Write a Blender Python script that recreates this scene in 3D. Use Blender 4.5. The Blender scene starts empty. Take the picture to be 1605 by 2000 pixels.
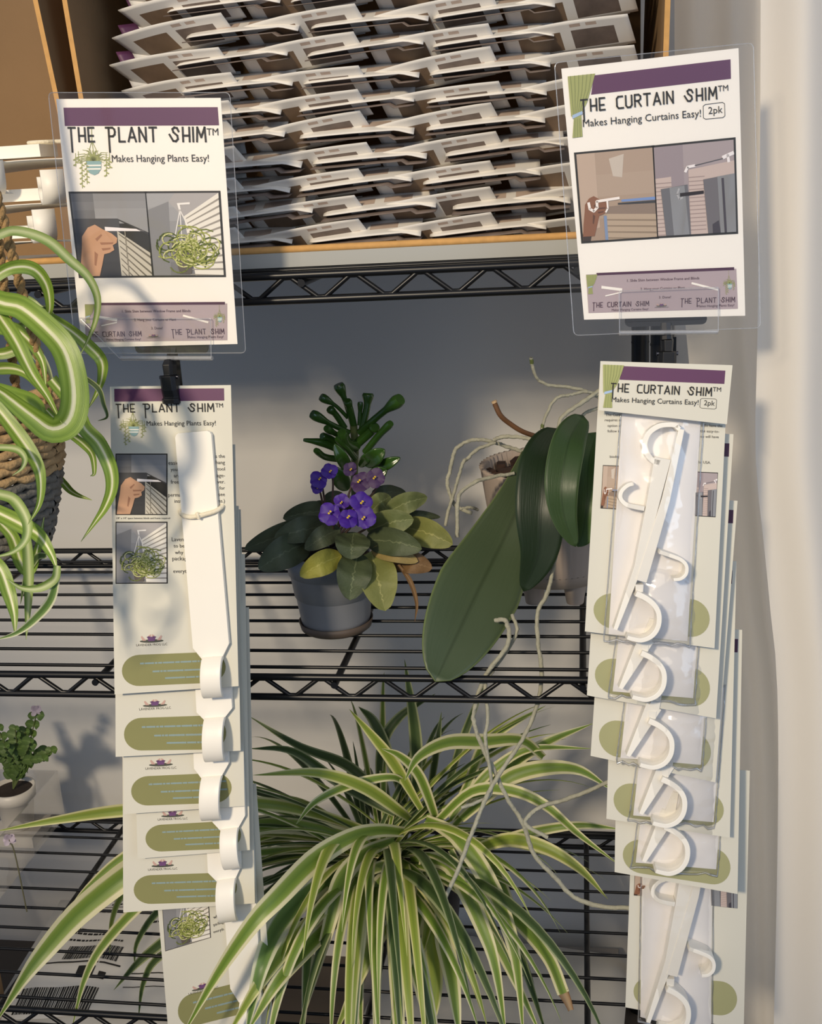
import bpy, math, random
from mathutils import Vector, Matrix
from math import sin, cos, pi, radians
random.seed(7)
SC = bpy.context.scene
COL = SC.collection
# ------------------------------------------------------------------ camera
FW, FH, FPX = 1605, 2000, 2210.7
YAW, PITCH, ROLL, DIST = .15968, .28894, -.05773, .8987
_f = Vector((-sin(YAW)*cos(PITCH), cos(YAW)*cos(PITCH), -sin(PITCH)))
_r = Vector((cos(YAW), sin(YAW), 0)); _u = _r.cross(_f)
_R = cos(ROLL)*_r + sin(ROLL)*_u; _U = -sin(ROLL)*_r + cos(ROLL)*_u
EYE = Vector((0, -DIST, 0))
cd = bpy.data.cameras.new('camera'); cam = bpy.data.objects.new('camera', cd); COL.objects.link(cam)
cd.sensor_fit = 'AUTO'; cd.sensor_width = 36; cd.lens = FPX/FH*36; cd.clip_start = .02
cam.matrix_world = Matrix(((_R.x, _U.x, -_f.x, EYE.x), (_R.y, _U.y, -_f.y, EYE.y), (_R.z, _U.z, -_f.z, EYE.z), (0, 0, 0, 1)))
SC.camera = cam
# ------------------------------------------------------------------ world, lamps, exposure
SC.view_settings.view_transform = 'Standard'; SC.view_settings.look = 'None'
SC.view_settings.exposure = 0; SC.view_settings.gamma = 1
W = bpy.data.worlds.new('world'); SC.world = W; W.use_nodes = True
W.node_tree.nodes['Background'].inputs[0].default_value = (.56, .71, 1, 1)
W.node_tree.nodes['Background'].inputs[1].default_value = .34
def lamp(name, kind, loc, direction, energy, color, **kw):
    l = bpy.data.lights.new(name, kind); o = bpy.data.objects.new(name, l); COL.objects.link(o)
    o.location = loc; o.rotation_euler = Vector(direction).to_track_quat('-Z', 'Y').to_euler()
    l.energy = energy; l.color = color
    for k, v in kw.items(): setattr(l, k, v)
    return o
SUN_DIR = Vector((.27, 1, -.50))
lamp('warm_window_beam', 'SPOT', Vector((-.30, 0, -.18))-SUN_DIR.normalized()*3.2, SUN_DIR, 330, (1, .83, .6), shadow_soft_size=.16, spot_size=radians(31), spot_blend=.85)
lamp('window_daylight', 'AREA', (1.3, -1.5, .35), (-1.3, 1.6, -.55), 7.0, (.62, .78, 1), shape='RECTANGLE', size=.8, size_y=1.3)
lamp('room_lamp', 'AREA', (-.1, -1.9, .9), (-.05, 1.7, -1.1), 7, (1, .88, .72), shape='RECTANGLE', size=1.2, size_y=.8)
lamp('curtain_backlight', 'AREA', (.62, .405, -.3), (0, -1, 0), 2.2, (1, .9, .76), shape='RECTANGLE', size=.75, size_y=1.3)  # added lamp behind the curtains to warm and brighten them, no window in view
# ------------------------------------------------------------------ pixel <-> place helpers
def ray(px, py):
    return (_f*FPX + _R*(px-FW/2) - _U*(py-FH/2)).normalized()
def at(px, py, Y):
    d = ray(px, py); t = (Y+DIST)/d.y; return EYE + d*t
def atz(px, py, z):
    d = ray(px, py); t = z/d.z; return EYE + d*t
def mpp(p):                                        # metres per pixel at point p
    return (p-EYE).dot(_f)/FPX
# ------------------------------------------------------------------ materials
MATS = {}
def lin(c):
    if isinstance(c, str):
        c = [int(c[i:i+2], 16)/255 for i in (0, 2, 4)]
    return tuple(x/12.92 if x <= .04045 else ((x+.055)/1.055)**2.4 for x in c[:3]) + (1,)
def mat(name, color, rough=.6, metal=0, noise=0, nscale=30, bump=0, spec=.5, trans=0, bscale=None, alpha=1):
    if name in MATS: return MATS[name]
    m = bpy.data.materials.new(name); m.use_nodes = True; MATS[name] = m
    nt = m.node_tree; b = nt.nodes['Principled BSDF']; c = lin(color)
    b.inputs['Base Color'].default_value = c; b.inputs['Roughness'].default_value = rough
    b.inputs['Metallic'].default_value = metal; b.inputs['Specular IOR Level'].default_value = spec
    b.inputs['Alpha'].default_value = alpha
    if noise or bump:
        tc = nt.nodes.new('ShaderNodeTexCoord'); n = nt.nodes.new('ShaderNodeTexNoise')
        n.inputs['Scale'].default_value = nscale; n.inputs['Detail'].default_value = 5
        nt.links.new(tc.outputs['Object'], n.inputs['Vector'])
        if noise:
            mx = nt.nodes.new('ShaderNodeMix'); mx.data_type = 'RGBA'
            mx.inputs[6].default_value = tuple(x*(1-noise) for x in c[:3])+(1,)
            mx.inputs[7].default_value = tuple(min(1, x*(1+noise)) for x in c[:3])+(1,)
            nt.links.new(n.outputs['Fac'], mx.inputs[0]); nt.links.new(mx.outputs[2], b.inputs['Base Color'])
        if bump:
            n2 = n
            if bscale:
                n2 = nt.nodes.new('ShaderNodeTexNoise'); n2.inputs['Scale'].default_value = bscale
                nt.links.new(tc.outputs['Object'], n2.inputs['Vector'])
            bp = nt.nodes.new('ShaderNodeBump'); bp.inputs['Strength'].default_value = bump; bp.inputs['Distance'].default_value = .002
            nt.links.new(n2.outputs['Fac'], bp.inputs['Height']); nt.links.new(bp.outputs[0], b.inputs['Normal'])
    if trans:
        t = nt.nodes.new('ShaderNodeBsdfTranslucent'); t.inputs[0].default_value = c
        mx = nt.nodes.new('ShaderNodeMixShader'); mx.inputs[0].default_value = trans
        nt.links.new(b.outputs[0], mx.inputs[1]); nt.links.new(t.outputs[0], mx.inputs[2])
        nt.links.new(mx.outputs[0], nt.nodes['Material Output'].inputs[0])
    return m
def clear(name, gloss=.08, haze=.03, rough=.05, tint=(1, 1, 1), bump=0, bscale=60, grazing=.5):
    if name in MATS: return MATS[name]
    m = bpy.data.materials.new(name); m.use_nodes = True; MATS[name] = m
    nt = m.node_tree; nt.nodes.clear(); N = nt.nodes.new; L = nt.links.new
    out = N('ShaderNodeOutputMaterial'); tr = N('ShaderNodeBsdfTransparent'); tr.inputs[0].default_value = tint+(1,)
    gl = N('ShaderNodeBsdfGlossy'); gl.inputs['Roughness'].default_value = rough
    df = N('ShaderNodeBsdfDiffuse'); df.inputs[0].default_value = (.9, .9, .9, 1)
    m1 = N('ShaderNodeMixShader'); m1.inputs[0].default_value = haze; L(tr.outputs[0], m1.inputs[1]); L(df.outputs[0], m1.inputs[2])
    fr = N('ShaderNodeLayerWeight'); fr.inputs[0].default_value = .35
    mp = N('ShaderNodeMapRange'); mp.inputs[3].default_value = gloss; mp.inputs[4].default_value = gloss+grazing
    L(fr.outputs['Facing'], mp.inputs[0])
    m2 = N('ShaderNodeMixShader'); L(mp.outputs[0], m2.inputs[0]); L(m1.outputs[0], m2.inputs[1]); L(gl.outputs[0], m2.inputs[2])
    if bump:
        tc = N('ShaderNodeTexCoord'); n = N('ShaderNodeTexNoise'); n.inputs['Scale'].default_value = bscale; n.inputs['Detail'].default_value = 3
        L(tc.outputs['Object'], n.inputs[0]); bp = N('ShaderNodeBump'); bp.inputs['Strength'].default_value = bump; bp.inputs['Distance'].default_value = .004
        L(n.outputs['Fac'], bp.inputs['Height']); L(bp.outputs[0], gl.inputs['Normal'])
    L(m2.outputs[0], out.inputs[0]); return m
def stripes(name, stops, rough=.42, trans=.22, nscale=(60, 2, 1), namp=.05, spec=.45, bump=.15, var=.25):
    """leaf material: colour bands across the leaf (UV x), streaked along it"""
    if name in MATS: return MATS[name]
    m = bpy.data.materials.new(name); m.use_nodes = True; MATS[name] = m
    nt = m.node_tree; N = nt.nodes.new; L = nt.links.new; b = nt.nodes['Principled BSDF']
    uv = N('ShaderNodeUVMap'); sep = N('ShaderNodeSeparateXYZ'); L(uv.outputs[0], sep.inputs[0])
    mp = N('ShaderNodeMapping'); mp.inputs['Scale'].default_value = nscale; L(uv.outputs[0], mp.inputs[0])
    n = N('ShaderNodeTexNoise'); n.inputs['Scale'].default_value = 1; n.inputs['Detail'].default_value = 3; L(mp.outputs[0], n.inputs[0])
    ma = N('ShaderNodeMath'); ma.operation = 'MULTIPLY_ADD'; ma.inputs[1].default_value = namp*2; L(n.outputs['Fac'], ma.inputs[0])
    ad = N('ShaderNodeMath'); ad.operation = 'ADD'; ad.inputs[1].default_value = -namp; L(sep.outputs[0], ad.inputs[0]); L(ad.outputs[0], ma.inputs[2])
    cr = N('ShaderNodeValToRGB'); L(ma.outputs[0], cr.inputs[0]); e = cr.color_ramp.elements
    for i, (p, c) in enumerate(stops):
        x = e[i] if i < 2 else e.new(p)
        x.position = p; x.color = lin(c)
    oi = N('ShaderNodeObjectInfo'); mr = N('ShaderNodeMapRange'); mr.inputs[3].default_value = 1-var; mr.inputs[4].default_value = 1+var*.4
    n2 = N('ShaderNodeTexNoise'); n2.inputs['Scale'].default_value = 9; tc = N('ShaderNodeTexCoord'); L(tc.outputs['Object'], n2.inputs[0])
    L(n2.outputs['Fac'], mr.inputs[0])
    mu = N('ShaderNodeMix'); mu.data_type = 'RGBA'; mu.blend_type = 'MULTIPLY'; mu.inputs[0].default_value = 1
    L(cr.outputs[0], mu.inputs[6]); L(mr.outputs[0], mu.inputs[7]); L(mu.outputs[2], b.inputs['Base Color'])
    b.inputs['Roughness'].default_value = rough; b.inputs['Specular IOR Level'].default_value = spec
    bp = N('ShaderNodeBump'); bp.inputs['Strength'].default_value = bump; bp.inputs['Distance'].default_value = .001
    L(n.outputs['Fac'], bp.inputs['Height']); L(bp.outputs[0], b.inputs['Normal'])
    t = N('ShaderNodeBsdfTranslucent'); L(mu.outputs[2], t.inputs[0])
    mx = N('ShaderNodeMixShader'); mx.inputs[0].default_value = trans; L(b.outputs[0], mx.inputs[1]); L(t.outputs[0], mx.inputs[2])
    L(mx.outputs[0], nt.nodes['Material Output'].inputs[0]); return m
BLACK = mat('black_coated_steel', '17181b', .35, .3, spec=.5)
BLACKP = mat('black_plastic', '141416', .45)
PAPER = mat('white_card', 'f1ede2', .6, noise=.02, nscale=15)
SIGNP = mat('white_sign_paper', 'fbf6ee', .5)
PURPLE = mat('purple_ink', '5f3559', .45, noise=.06, nscale=40)
PURPD = mat('dark_purple_ink', '4a2340', .5)
INK = mat('black_ink', '22211f', .6)
GREYINK = mat('grey_ink', '4a4744', .6)
OLIVE = mat('olive_ink', '8b8a5a', .6, noise=.08, nscale=25)
OLIVE2 = mat('pale_olive_ink', 'a3a277', .6)
SAGE = mat('sage_ink', 'a3a86a', .6)
SAGED = mat('dark_sage_ink', '848c58', .6)
TEAL = mat('teal_ink', '8fb0b2', .6)
PBLUE = mat('pale_blue_ink', '8ca0a0', .6)
SKYBLUE = mat('sky_blue_ink', 'a5bedd', .6)
LILAC = mat('grey_lilac_ink', 'b3a3a8', .5)
PLASTIC = mat('white_printed_plastic', 'f6f2e8', .45, noise=.015, nscale=60)
KRAFT = mat('kraft_cardboard', '92734f', .8, noise=.12, nscale=18, bump=.1, bscale=220)
KEDGE = mat('cardboard_edge', 'c99a5c', .85, noise=.2, nscale=160)
GREYB = mat('grey_board', 'a9aaa6', .7)
SOIL = mat('potting_soil', '2b211a', .95, noise=.5, nscale=120, bump=1)
CLEAR = clear('clear_laminate', .02, .018, .12)
ACRYL = clear('clear_acrylic', .05, .03, .04)
BAG = clear('crinkled_clear_bag', .08, .03, .1, bump=.6, bscale=26, grazing=.35)
# ------------------------------------------------------------------ mesh builder
class MB:
    def __init__(s): s.v = []; s.f = []; s.m = []; s.mi = []; s.uv = []; s.cur = 0
    def use(s, m):
        if m not in s.m: s.m.append(m)
        s.cur = s.m.index(m); return s
    def face(s, pts, uv=None):
        n = len(s.v); s.v += [Vector(p) for p in pts]; s.f.append(list(range(n, n+len(pts)))); s.mi.append(s.cur)
        s.uv.append(uv or [(0, 0)]*len(pts))
    def grid(s, rows, uvs=None, close=False, matf=None):
        n = len(s.v); w = len(rows[0])
        for r in rows: s.v += [Vector(p) for p in r]
        for i in range(len(rows)-1):
            for j in range(w if close else w-1):
                k = (j+1) % w
                s.f.append([n+i*w+j, n+i*w+k, n+(i+1)*w+k, n+(i+1)*w+j])
                s.mi.append(matf(i, j) if matf else s.cur)
                if uvs: s.uv.append([uvs[i][j], uvs[i][k], uvs[i+1][k], uvs[i+1][j]])
                else: s.uv.append([(j/w, i/len(rows)), ((j+1)/w, i/len(rows)), ((j+1)/w, (i+1)/len(rows)), (j/w, (i+1)/len(rows))])
    def box(s, c, size, M=None):
        x, y, z = [a/2 for a in size]; c = Vector(c)
        P = [Vector((a*x, b*y, d*z)) for a in (-1, 1) for b in (-1, 1) for d in (-1, 1)]
        P = [(M @ p if M else p)+c for p in P]
        for q in ((0, 1, 3, 2), (4, 6, 7, 5), (0, 4, 5, 1), (2, 3, 7, 6), (0, 2, 6, 4), (1, 5, 7, 3)):
            s.face([P[i] for i in q])
    def tube(s, pts, r, n=8, caps=True):
        pts = [Vector(p) for p in pts]
        R = r if isinstance(r, (list, tuple)) else [r]*len(pts)
        rows = []; a = None
        for i, p in enumerate(pts):
            t = (pts[min(i+1, len(pts)-1)]-pts[max(i-1, 0)]).normalized()
            if a is None: a = t.orthogonal().normalized()
            a = (a-t*a.dot(t)); a = a.normalized() if a.length > 1e-6 else t.orthogonal().normalized()
            b = t.cross(a)
            rows.append([p+(a*cos(2*pi*k/n)+b*sin(2*pi*k/n))*R[i] for k in range(n)])
        s.grid(rows, close=True)
        if caps:
            s.face(rows[0][::-1]); s.face(rows[-1])
    def lathe(s, prof, c, n=40, matf=None, rmod=None):
        c = Vector(c)
        rows = [[c+Vector(((rmod(k, r) if rmod else r)*cos(2*pi*k/n), (rmod(k, r) if rmod else r)*sin(2*pi*k/n), z)) for k in range(n)] for r, z in prof]
        s.grid(rows, close=True, matf=matf)
    def prism(s, poly, ex, ey, en, o, d):            # extrude 2-D outline by d along en
        A = [o+ex*x+ey*y for x, y in poly]; B = [p+en*d for p in A]
        s.face(B); s.face(A[::-1])
        for i in range(len(A)):
            k = (i+1) % len(A); s.face([A[i], A[k], B[k], B[i]])
    def build(s, name, parent=None, smooth=False, bevel=0, solid=0, sub=0):
        me = bpy.data.meshes.new(name); o = bpy.data.objects.new(name, me); COL.objects.link(o)
        off = parent['_w'] if parent is not None and '_w' in parent else (0, 0, 0)
        off = Vector(off)
        me.from_pydata([p-off for p in s.v], [], s.f)
        for m in s.m: me.materials.append(m)
        me.polygons.foreach_set('material_index', s.mi)
        ul = me.uv_layers.new(name='UVMap'); fl = [c for q in s.uv for t in q for c in t]
        ul.data.foreach_set('uv', fl)
        if smooth: me.polygons.foreach_set('use_smooth', [True]*len(s.f))
        if parent is not None: o.parent = parent
        o['_w'] = tuple(off)
        if solid: x = o.modifiers.new('solid', 'SOLIDIFY'); x.thickness = solid; x.offset = 0
        if bevel: x = o.modifiers.new('bevel', 'BEVEL'); x.width = bevel; x.segments = 2; x.limit_method = 'ANGLE'
        if sub: x = o.modifiers.new('sub', 'SUBSURF'); x.levels = sub; x.render_levels = sub
        return o
def thing(name, label, cat, loc, group=None):
    o = bpy.data.objects.new(name, None); COL.objects.link(o); o.location = loc; o.empty_display_size = .02
    o['_w'] = tuple(loc); o['label'] = label; o['category'] = cat
    if group: o['group'] = group
    return o
def single(mb, name, label, cat, base, group=None, **kw):   # a thing that is one mesh with its origin at its base
    h = {'_w': tuple(base)}
    me = mb.build(name, None, **kw); b = Vector(base)
    for v in me.data.vertices: v.co -= b
    me.location = b; me['_w'] = tuple(base)
    me['label'] = label; me['category'] = cat
    if group: me['group'] = group
    return me
def structure(mb, name, **kw):
    o = mb.build(name, None, **kw); o['kind'] = 'structure'; return o
def smoothpath(pts, n):
    """Catmull-Rom through pts (tuples of any length), n samples"""
    pts = [tuple(p) for p in pts]
    if len(pts) == 2:
        return [tuple(a+(b-a)*i/(n-1) for a, b in zip(*pts)) for i in range(n)]
    q = [tuple(2*a-b for a, b in zip(pts[0], pts[1]))]+pts+[tuple(2*a-b for a, b in zip(pts[-1], pts[-2]))]
    out = []; m = len(pts)-1
    for i in range(n):
        t = i/(n-1)*m; k = min(int(t), m-1); t -= k
        a, b, c, d = q[k:k+4]
        out.append(tuple(.5*(2*y+(z-x)*t+(2*x-5*y+4*z-w)*t*t+(3*y-x-3*z+w)*t**3) for x, y, z, w in zip(a, b, c, d)))
    return out
# ------------------------------------------------------------------ text and lettering
_TXT = {}
def textmesh(s):
    if s in _TXT: return _TXT[s]
    cu = bpy.data.curves.new('t', 'FONT'); cu.body = s; cu.resolution_u = 2; cu.size = 1
    o = bpy.data.objects.new('t', cu); COL.objects.link(o)
    bpy.context.view_layer.update(); dg = bpy.context.evaluated_depsgraph_get()
    me = bpy.data.meshes.new_from_object(o.evaluated_get(dg))
    V = [(v.co.x, v.co.y) for v in me.vertices]; F = [list(p.vertices) for p in me.polygons]
    bpy.data.objects.remove(o); bpy.data.curves.remove(cu); bpy.data.meshes.remove(me)
    _TXT[s] = (V, F); return _TXT[s]
GL = {  # narrow display capitals drawn as strokes in a box 1 high
 'T': (.62, [[(0, 1), (.62, 1)], [(.31, 1), (.31, 0)]]), 't': (.62, [[(0, 1), (.62, 1)], [(.24, 1), (.24, -.75)]]),
 'H': (.55, [[(0, 0), (0, 1)], [(.55, 0), (.55, 1)], [(0, .42), (.55, .42)]]),
 'E': (.5, [[(.5, 1), (0, 1), (0, 0), (.5, 0)], [(0, .42), (.42, .42)]]),
 'p': (.75, [[(-.1, 1), (.5, 1), (.66, .88), (.7, .7), (.66, .5), (.5, .38), (.2, .38)], [(.16, 1), (.16, -.75)]]),
 'L': (.5, [[(0, 1), (0, 0), (.5, 0)]]), 'A': (.66, [[(0, 0), (.33, 1), (.66, 0)], [(.12, .3), (.54, .3)]]),
 'N': (.58, [[(0, 0), (0, 1), (.58, 0), (.58, 1)]]),
 's': (.8, [[(.74, .72), (.62, .95), (.4, 1), (.22, .88), (.3, .66), (.62, .42), (.66, .18), (.48, .02), (.25, .05), (-.05, .5)]]),
 'I': (.02, [[(.01, 0), (.01, 1)]]), 'M': (.74, [[(0, 0), (.06, 1), (.37, .3), (.68, 1), (.74, 0)]]),
 'C': (.56, [[(.56, .98), (.15, .98), (0, .82), (0, .18), (.15, 0), (.62, 0)]]),
 'U': (.56, [[(0, 1), (0, .18), (.14, 0), (.42, 0), (.56, .18), (.56, 1)]]),
 'R': (.56, [[(0, 0), (0, 1), (.38, 1), (.54, .86), (.54, .62), (.38, .48), (0, .48)], [(.28, .48), (.58, 0)]]), ' ': (.55, [])}
class Sheet:
    """a flat piece of paper or card standing in space: local x right, y up, z out of its face"""
    def __init__(s, anchor, yaw=0, tilt=0, roll=0):
        s.n = Vector((sin(yaw)*cos(tilt), -cos(yaw)*cos(tilt), sin(tilt)))
        s.x = Vector((cos(yaw), sin(yaw), 0)); s.y = s.n.cross(s.x)
        s.x, s.y = s.x*cos(roll)+s.y*sin(roll), s.y*cos(roll)-s.x*sin(roll)
        s.o = Vector(anchor)
    def l(s, px, py, h=0):
        d = ray(px, py); t = (s.o+s.n*h-EYE).dot(s.n)/d.dot(s.n); q = EYE+d*t-s.o
        return (q.dot(s.x), q.dot(s.y))
    def w(s, x, y, z=0): return s.o+s.x*x+s.y*y+s.n*z
    def off(s, dx, dy, dz=0):
        q = Sheet.__new__(Sheet); q.n, q.x, q.y = s.n, s.x, s.y; q.o = s.w(dx, dy, dz); return q
class Quad:
    """unit square (s,t) laid on a sheet between four local corners TL TR BR BL"""
    def __init__(s, sh, tl, tr, br, bl, h): s.sh = sh; s.c = [Vector(p) for p in (tl, tr, br, bl)]; s.h = h
    def p(s, a, b, dz=0):
        tl, tr, br, bl = s.c; q = tl*(1-a)*(1-b)+tr*a*(1-b)+br*a*b+bl*(1-a)*b
        return s.sh.w(q.x, q.y, s.h+dz)
    clip = False
    def poly(s, mb, pts, dz=0):
        if s.clip:                                  # keep printed pictures inside their frame
            for ax, lim, sg in ((0, 0, 1), (0, 1, -1), (1, 0, 1), (1, 1, -1)):
                out = []
                for i in range(len(pts)):
                    a, b = pts[i-1], pts[i]; ia, ib = sg*(a[ax]-lim) >= 0, sg*(b[ax]-lim) >= 0
                    if ia != ib:
                        t = (lim-a[ax])/(b[ax]-a[ax]); out.append((a[0]+(b[0]-a[0])*t, a[1]+(b[1]-a[1])*t))
                    if ib: out.append(b)
                pts = out
                if len(pts) < 3: return
        mb.face([s.p(a, b, dz) for a, b in pts][::-1])
    def line(s, mb, pts, w, dz=0, asp=1, taper=0):
        """thick polyline in the unit square; w relative to height"""
        for i in range(len(pts)-1):
            (a, b), (c, d) = pts[i], pts[i+1]; dx, dy = (c-a)*asp, d-b; L = math.hypot(dx, dy) or 1
            w0 = w*(1-taper*i/(len(pts)-1)); w1 = w*(1-taper*(i+1)/(len(pts)-1)); nx, ny = -dy/L, dx/L
            ex, ey = dx/L*w*.2/asp, dy/L*w*.2
            s.poly(mb, [(a-ex+nx*w0/2/asp, b-ey+ny*w0/2), (c+ex+nx*w1/2/asp, d+ey+ny*w1/2), (c+ex-nx*w1/2/asp, d+ey-ny*w1/2), (a-ex-nx*w0/2/asp, b-ey-ny*w0/2)], dz)
    def text(s, mb, t, a0, a1, b, hs=None, dz=0):
        """text with its baseline from (a0,b) to (a1,b)"""
        V, F = textmesh(t); x0 = min(v[0] for v in V); x1 = max(v[0] for v in V)
        P, Q = s.p(a0, b), s.p(a1, b); k = (Q-P).length/(x1-x0); ex = (Q-P).normalized(); ey = s.sh.n.cross(ex)
        n = len(mb.v); hk = k*(hs or 1)
        mb.v += [P+ex*((x-x0)*k)+ey*(y*hk)+s.sh.n*dz for x, y in V]
        for f in F: mb.f.append([i+n for i in f]); mb.mi.append(mb.cur); mb.uv.append([(0, 0)]*len(f))
    def letters(s, mb, t, a0, a1, b, hr, wr=.12, gap=.33, dz=0):
        """stroke lettering; hr = cap height / line length"""
        tot = sum(GL[c][0]+gap for c in t)-gap
        P, Q = s.p(a0, b), s.p(a1, b); Ln = (Q-P).length; ex = (Q-P).normalized(); ey = s.sh.n.cross(ex)
        k = Ln/tot; H = Ln*hr; x = 0; w = H*wr
        for c in t:
            adv, st = GL[c]
            for pl in st:
                q = [P+ex*((x+u)*k)+ey*(v*H)+s.sh.n*dz for u, v in pl]
                for i in range(len(q)-1):
                    d = (q[i+1]-q[i]).normalized(); nn = s.sh.n.cross(d)*w/2; d = d*w*.35
                    mb.face([q[i]-d+nn, q[i]-d-nn, q[i+1]+d-nn, q[i+1]+d+nn])
            x += adv+gap
def pxquad(sh, tl, tr, br, bl, h=.0004): return Quad(sh, sh.l(*tl), sh.l(*tr), sh.l(*br), sh.l(*bl), h)
# ------------------------------------------------------------------ printed pictures
def G(v): return mat('print_grey_%02x' % v, '%02x%02x%02x' % (v, v, min(255, v+3)), .5)
def C(h): return mat('print_'+h, h, .5)
def hand(q, mb, ox, oy, k, skin, dark, dz):
    f = lambda pts: [(ox+a*k, oy+b*k) for a, b in pts]
    mb.use(skin)
    q.poly(mb, f([(-.04, 1.1), (.0, .8), (.06, .5), (.09, .3), (.22, .15), (.36, .1), (.5, .18), (.66, .25), (.76, .33), (.74, .41), (.66, .45), (.68, .53), (.58, .58), (.48, .6), (.42, .78), (.3, 1.1)]), dz)
    mb.use(dark)
    for p in ([(.42, .4), (.68, .4), (.66, .43), (.44, .44)], [(.44, .5), (.62, .49), (.6, .52), (.46, .54)], [(.34, .34), (.46, .26), (.48, .28), (.37, .38)], [(.3, .55), (.36, .6), (.3, .8), (.27, .78)]):
        q.poly(mb, f(p), dz+.0001)
def gradient(q, mb, cols, a0=0, a1=1, b0=0, b1=1, dz=0):
    n = len(cols)
    for i, c in enumerate(cols):
        mb.use(c); q.poly(mb, [(a0, b0+(b1-b0)*i/n), (a1, b0+(b1-b0)*i/n), (a1, b0+(b1-b0)*(i+1)/n), (a0, b0+(b1-b0)*(i+1)/n)], dz)
def curls(q, mb, cx, cy, rx, ry, n, seed, dz, asp):
    rd = random.Random(seed); cols = [C('6f7a3c'), C('a9ad63'), C('4c5a2a'), C('c9c98c'), C('8d9648')]
    for i in range(n):
        mb.use(cols[i % 5]); a = rd.uniform(0, 2*pi); r0 = rd.uniform(.1, 1)
        x, y = cx+rx*r0*cos(a)*.8, cy+ry*r0*sin(a)*.7; e = rd.uniform(0, 2*pi); rr = rd.uniform(.3, .75)
        pts = [(x+rx*rr*cos(e+u)*.62, y+ry*rr*sin(e+u)*.7) for u in [j*.5 for j in range(rd.randint(5, 9))]]
        q.line(mb, pts, .016, dz+.00002*(i % 5), asp)
def pic_shim(q, mb, asp):       # a hand sliding the strip in above the blinds
    gradient(q, mb, [G(0x8c), G(0x92), G(0x9a), G(0x9e)], b1=.36); gradient(q, mb, [G(0x48), G(0x40), G(0x3a), G(0x34)], b0=.3, a1=.62, dz=.0001)
    gradient(q, mb, [G(0x6e), G(0x78), G(0x70)], a1=.3, b1=.3, dz=.0001)
    mb.use(G(0x98)); q.poly(mb, [(.6, .3), (1, .5), (1, .2), (.6, .2)], .00012)
    mb.use(C('c8c2b4')); q.poly(mb, [(.58, .45), (1, .72), (1, 1), (.58, 1)], .0002)
    mb.use(C('6d675c'))
    for i in range(9): q.poly(mb, [(.6, .48+i*.075), (1, .76+i*.1), (1, .79+i*.1), (.6, .495+i*.075)], .0003)
    mb.use(C('8d877a')); q.poly(mb, [(.68, .45), (.695, .46), (.695, 1), (.68, 1)], .0004)
    mb.use(C('f4eef0')); q.poly(mb, [(.42, .4), (.9, .43), (.95, .455), (.42, .45)], .0005)
    mb.use(G(0x30)); q.poly(mb, [(.62, .31), (1, .47), (1, .5), (.62, .325)], .0005)
    hand(q, mb, .03, .3, .72, C('c69a7c'), C('9c7058'), .0006)
def pic_plant(q, mb, asp):      # a spider plant hung beside the blinds
    gradient(q, mb, [G(0xa6), G(0xa0), G(0x96), G(0x8e), G(0x84), G(0x78)]); mb.use(G(0x86)); q.poly(mb, [(0, .2), (.3, .1), (.28, .6), (.25, 1), (0, 1)], .0001)
    mb.use(C('aeaaaa')); q.poly(mb, [(.3, .1), (.4, 0), (1, 0), (1, .1), (.5, .3)], .0001)
    mb.use(C('ece7dd')); q.poly(mb, [(.5, .28), (1, 0), (1, 1), (.6, 1)], .0002)
    mb.use(C('9b958c'))
    for i in range(12): q.poly(mb, [(.53, .3+i*.062), (1, .06+i*.085), (1, .085+i*.085), (.53, .312+i*.062)], .0003)
    mb.use(C('f2eeea')); q.poly(mb, [(.42, .12), (.6, .11), (.6, .135), (.46, .14), (.47, .2), (.44, .2)], .0004)
    for e in ((.3, .7), (.45, .62), (.55, .4)): q.line(mb, [(.455, .2), e], .012, .0004, asp)
    mb.use(C('5d5650')); q.poly(mb, [(.3, .6), (.62, .6), (.55, .98), (.38, .98)], .0005)
    curls(q, mb, .52, .7, .46, .28, 70, 3, .0006, asp)
def pic_curtainshim(q, mb, asp):
    gradient(q, mb, [C('b09a88'), C('b49f8d'), C('ae9885'), C('a8917e')]); mb.use(C('c0aa98')); q.poly(mb, [(0, 0), (.24, 0), (.24, .85), (0, .9)], .0001)
    mb.use(C('c9bdb0')); q.poly(mb, [(.42, .08), (.62, .04), (.58, .3), (.46, .28)], .0001)
    mb.use(C('8e7c6e')); q.poly(mb, [(.3, .62), (1, .6), (1, .74), (.35, .72)], .0001)
    mb.use(C('b8a48e')); q.poly(mb, [(.34, .7), (1, .74), (1, 1), (.3, 1)], .0002)
    mb.use(C('7f93b4')); q.poly(mb, [(.3, .72), (.34, .72), (.34, 1), (.3, 1)], .0003)
    mb.use(C('92806c'))
    for i in range(4): q.poly(mb, [(.34, .76+i*.07), (1, .8+i*.07), (1, .82+i*.07), (.34, .775+i*.07)], .0003)
    mb.use(C('7894c8')); q.poly(mb, [(.55, .55), (1, .545), (1, .58), (.55, .575)], .0003)
    mb.use(G(0x38)); q.poly(mb, [(.5, .585), (1, .585), (1, .615), (.5, .605)], .0003)
    mb.use(C('3a2c26')); q.poly(mb, [(0, .92), (.14, .86), (.1, 1), (0, 1)], .0003)
    hand(q, mb, .02, .44, .46, C('8a5c42'), C('5f3c2a'), .0004)
    mb.use(C('efe6e0')); q.line(mb, [(.11, .56), (.12, .63), (.17, .66), (.22, .62), (.22, .55), (.52, .53)], .03, .0007, asp)
    q.line(mb, [(.36, .56), (.36, .64), (.33, .68)], .02, .0007, asp)
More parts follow.
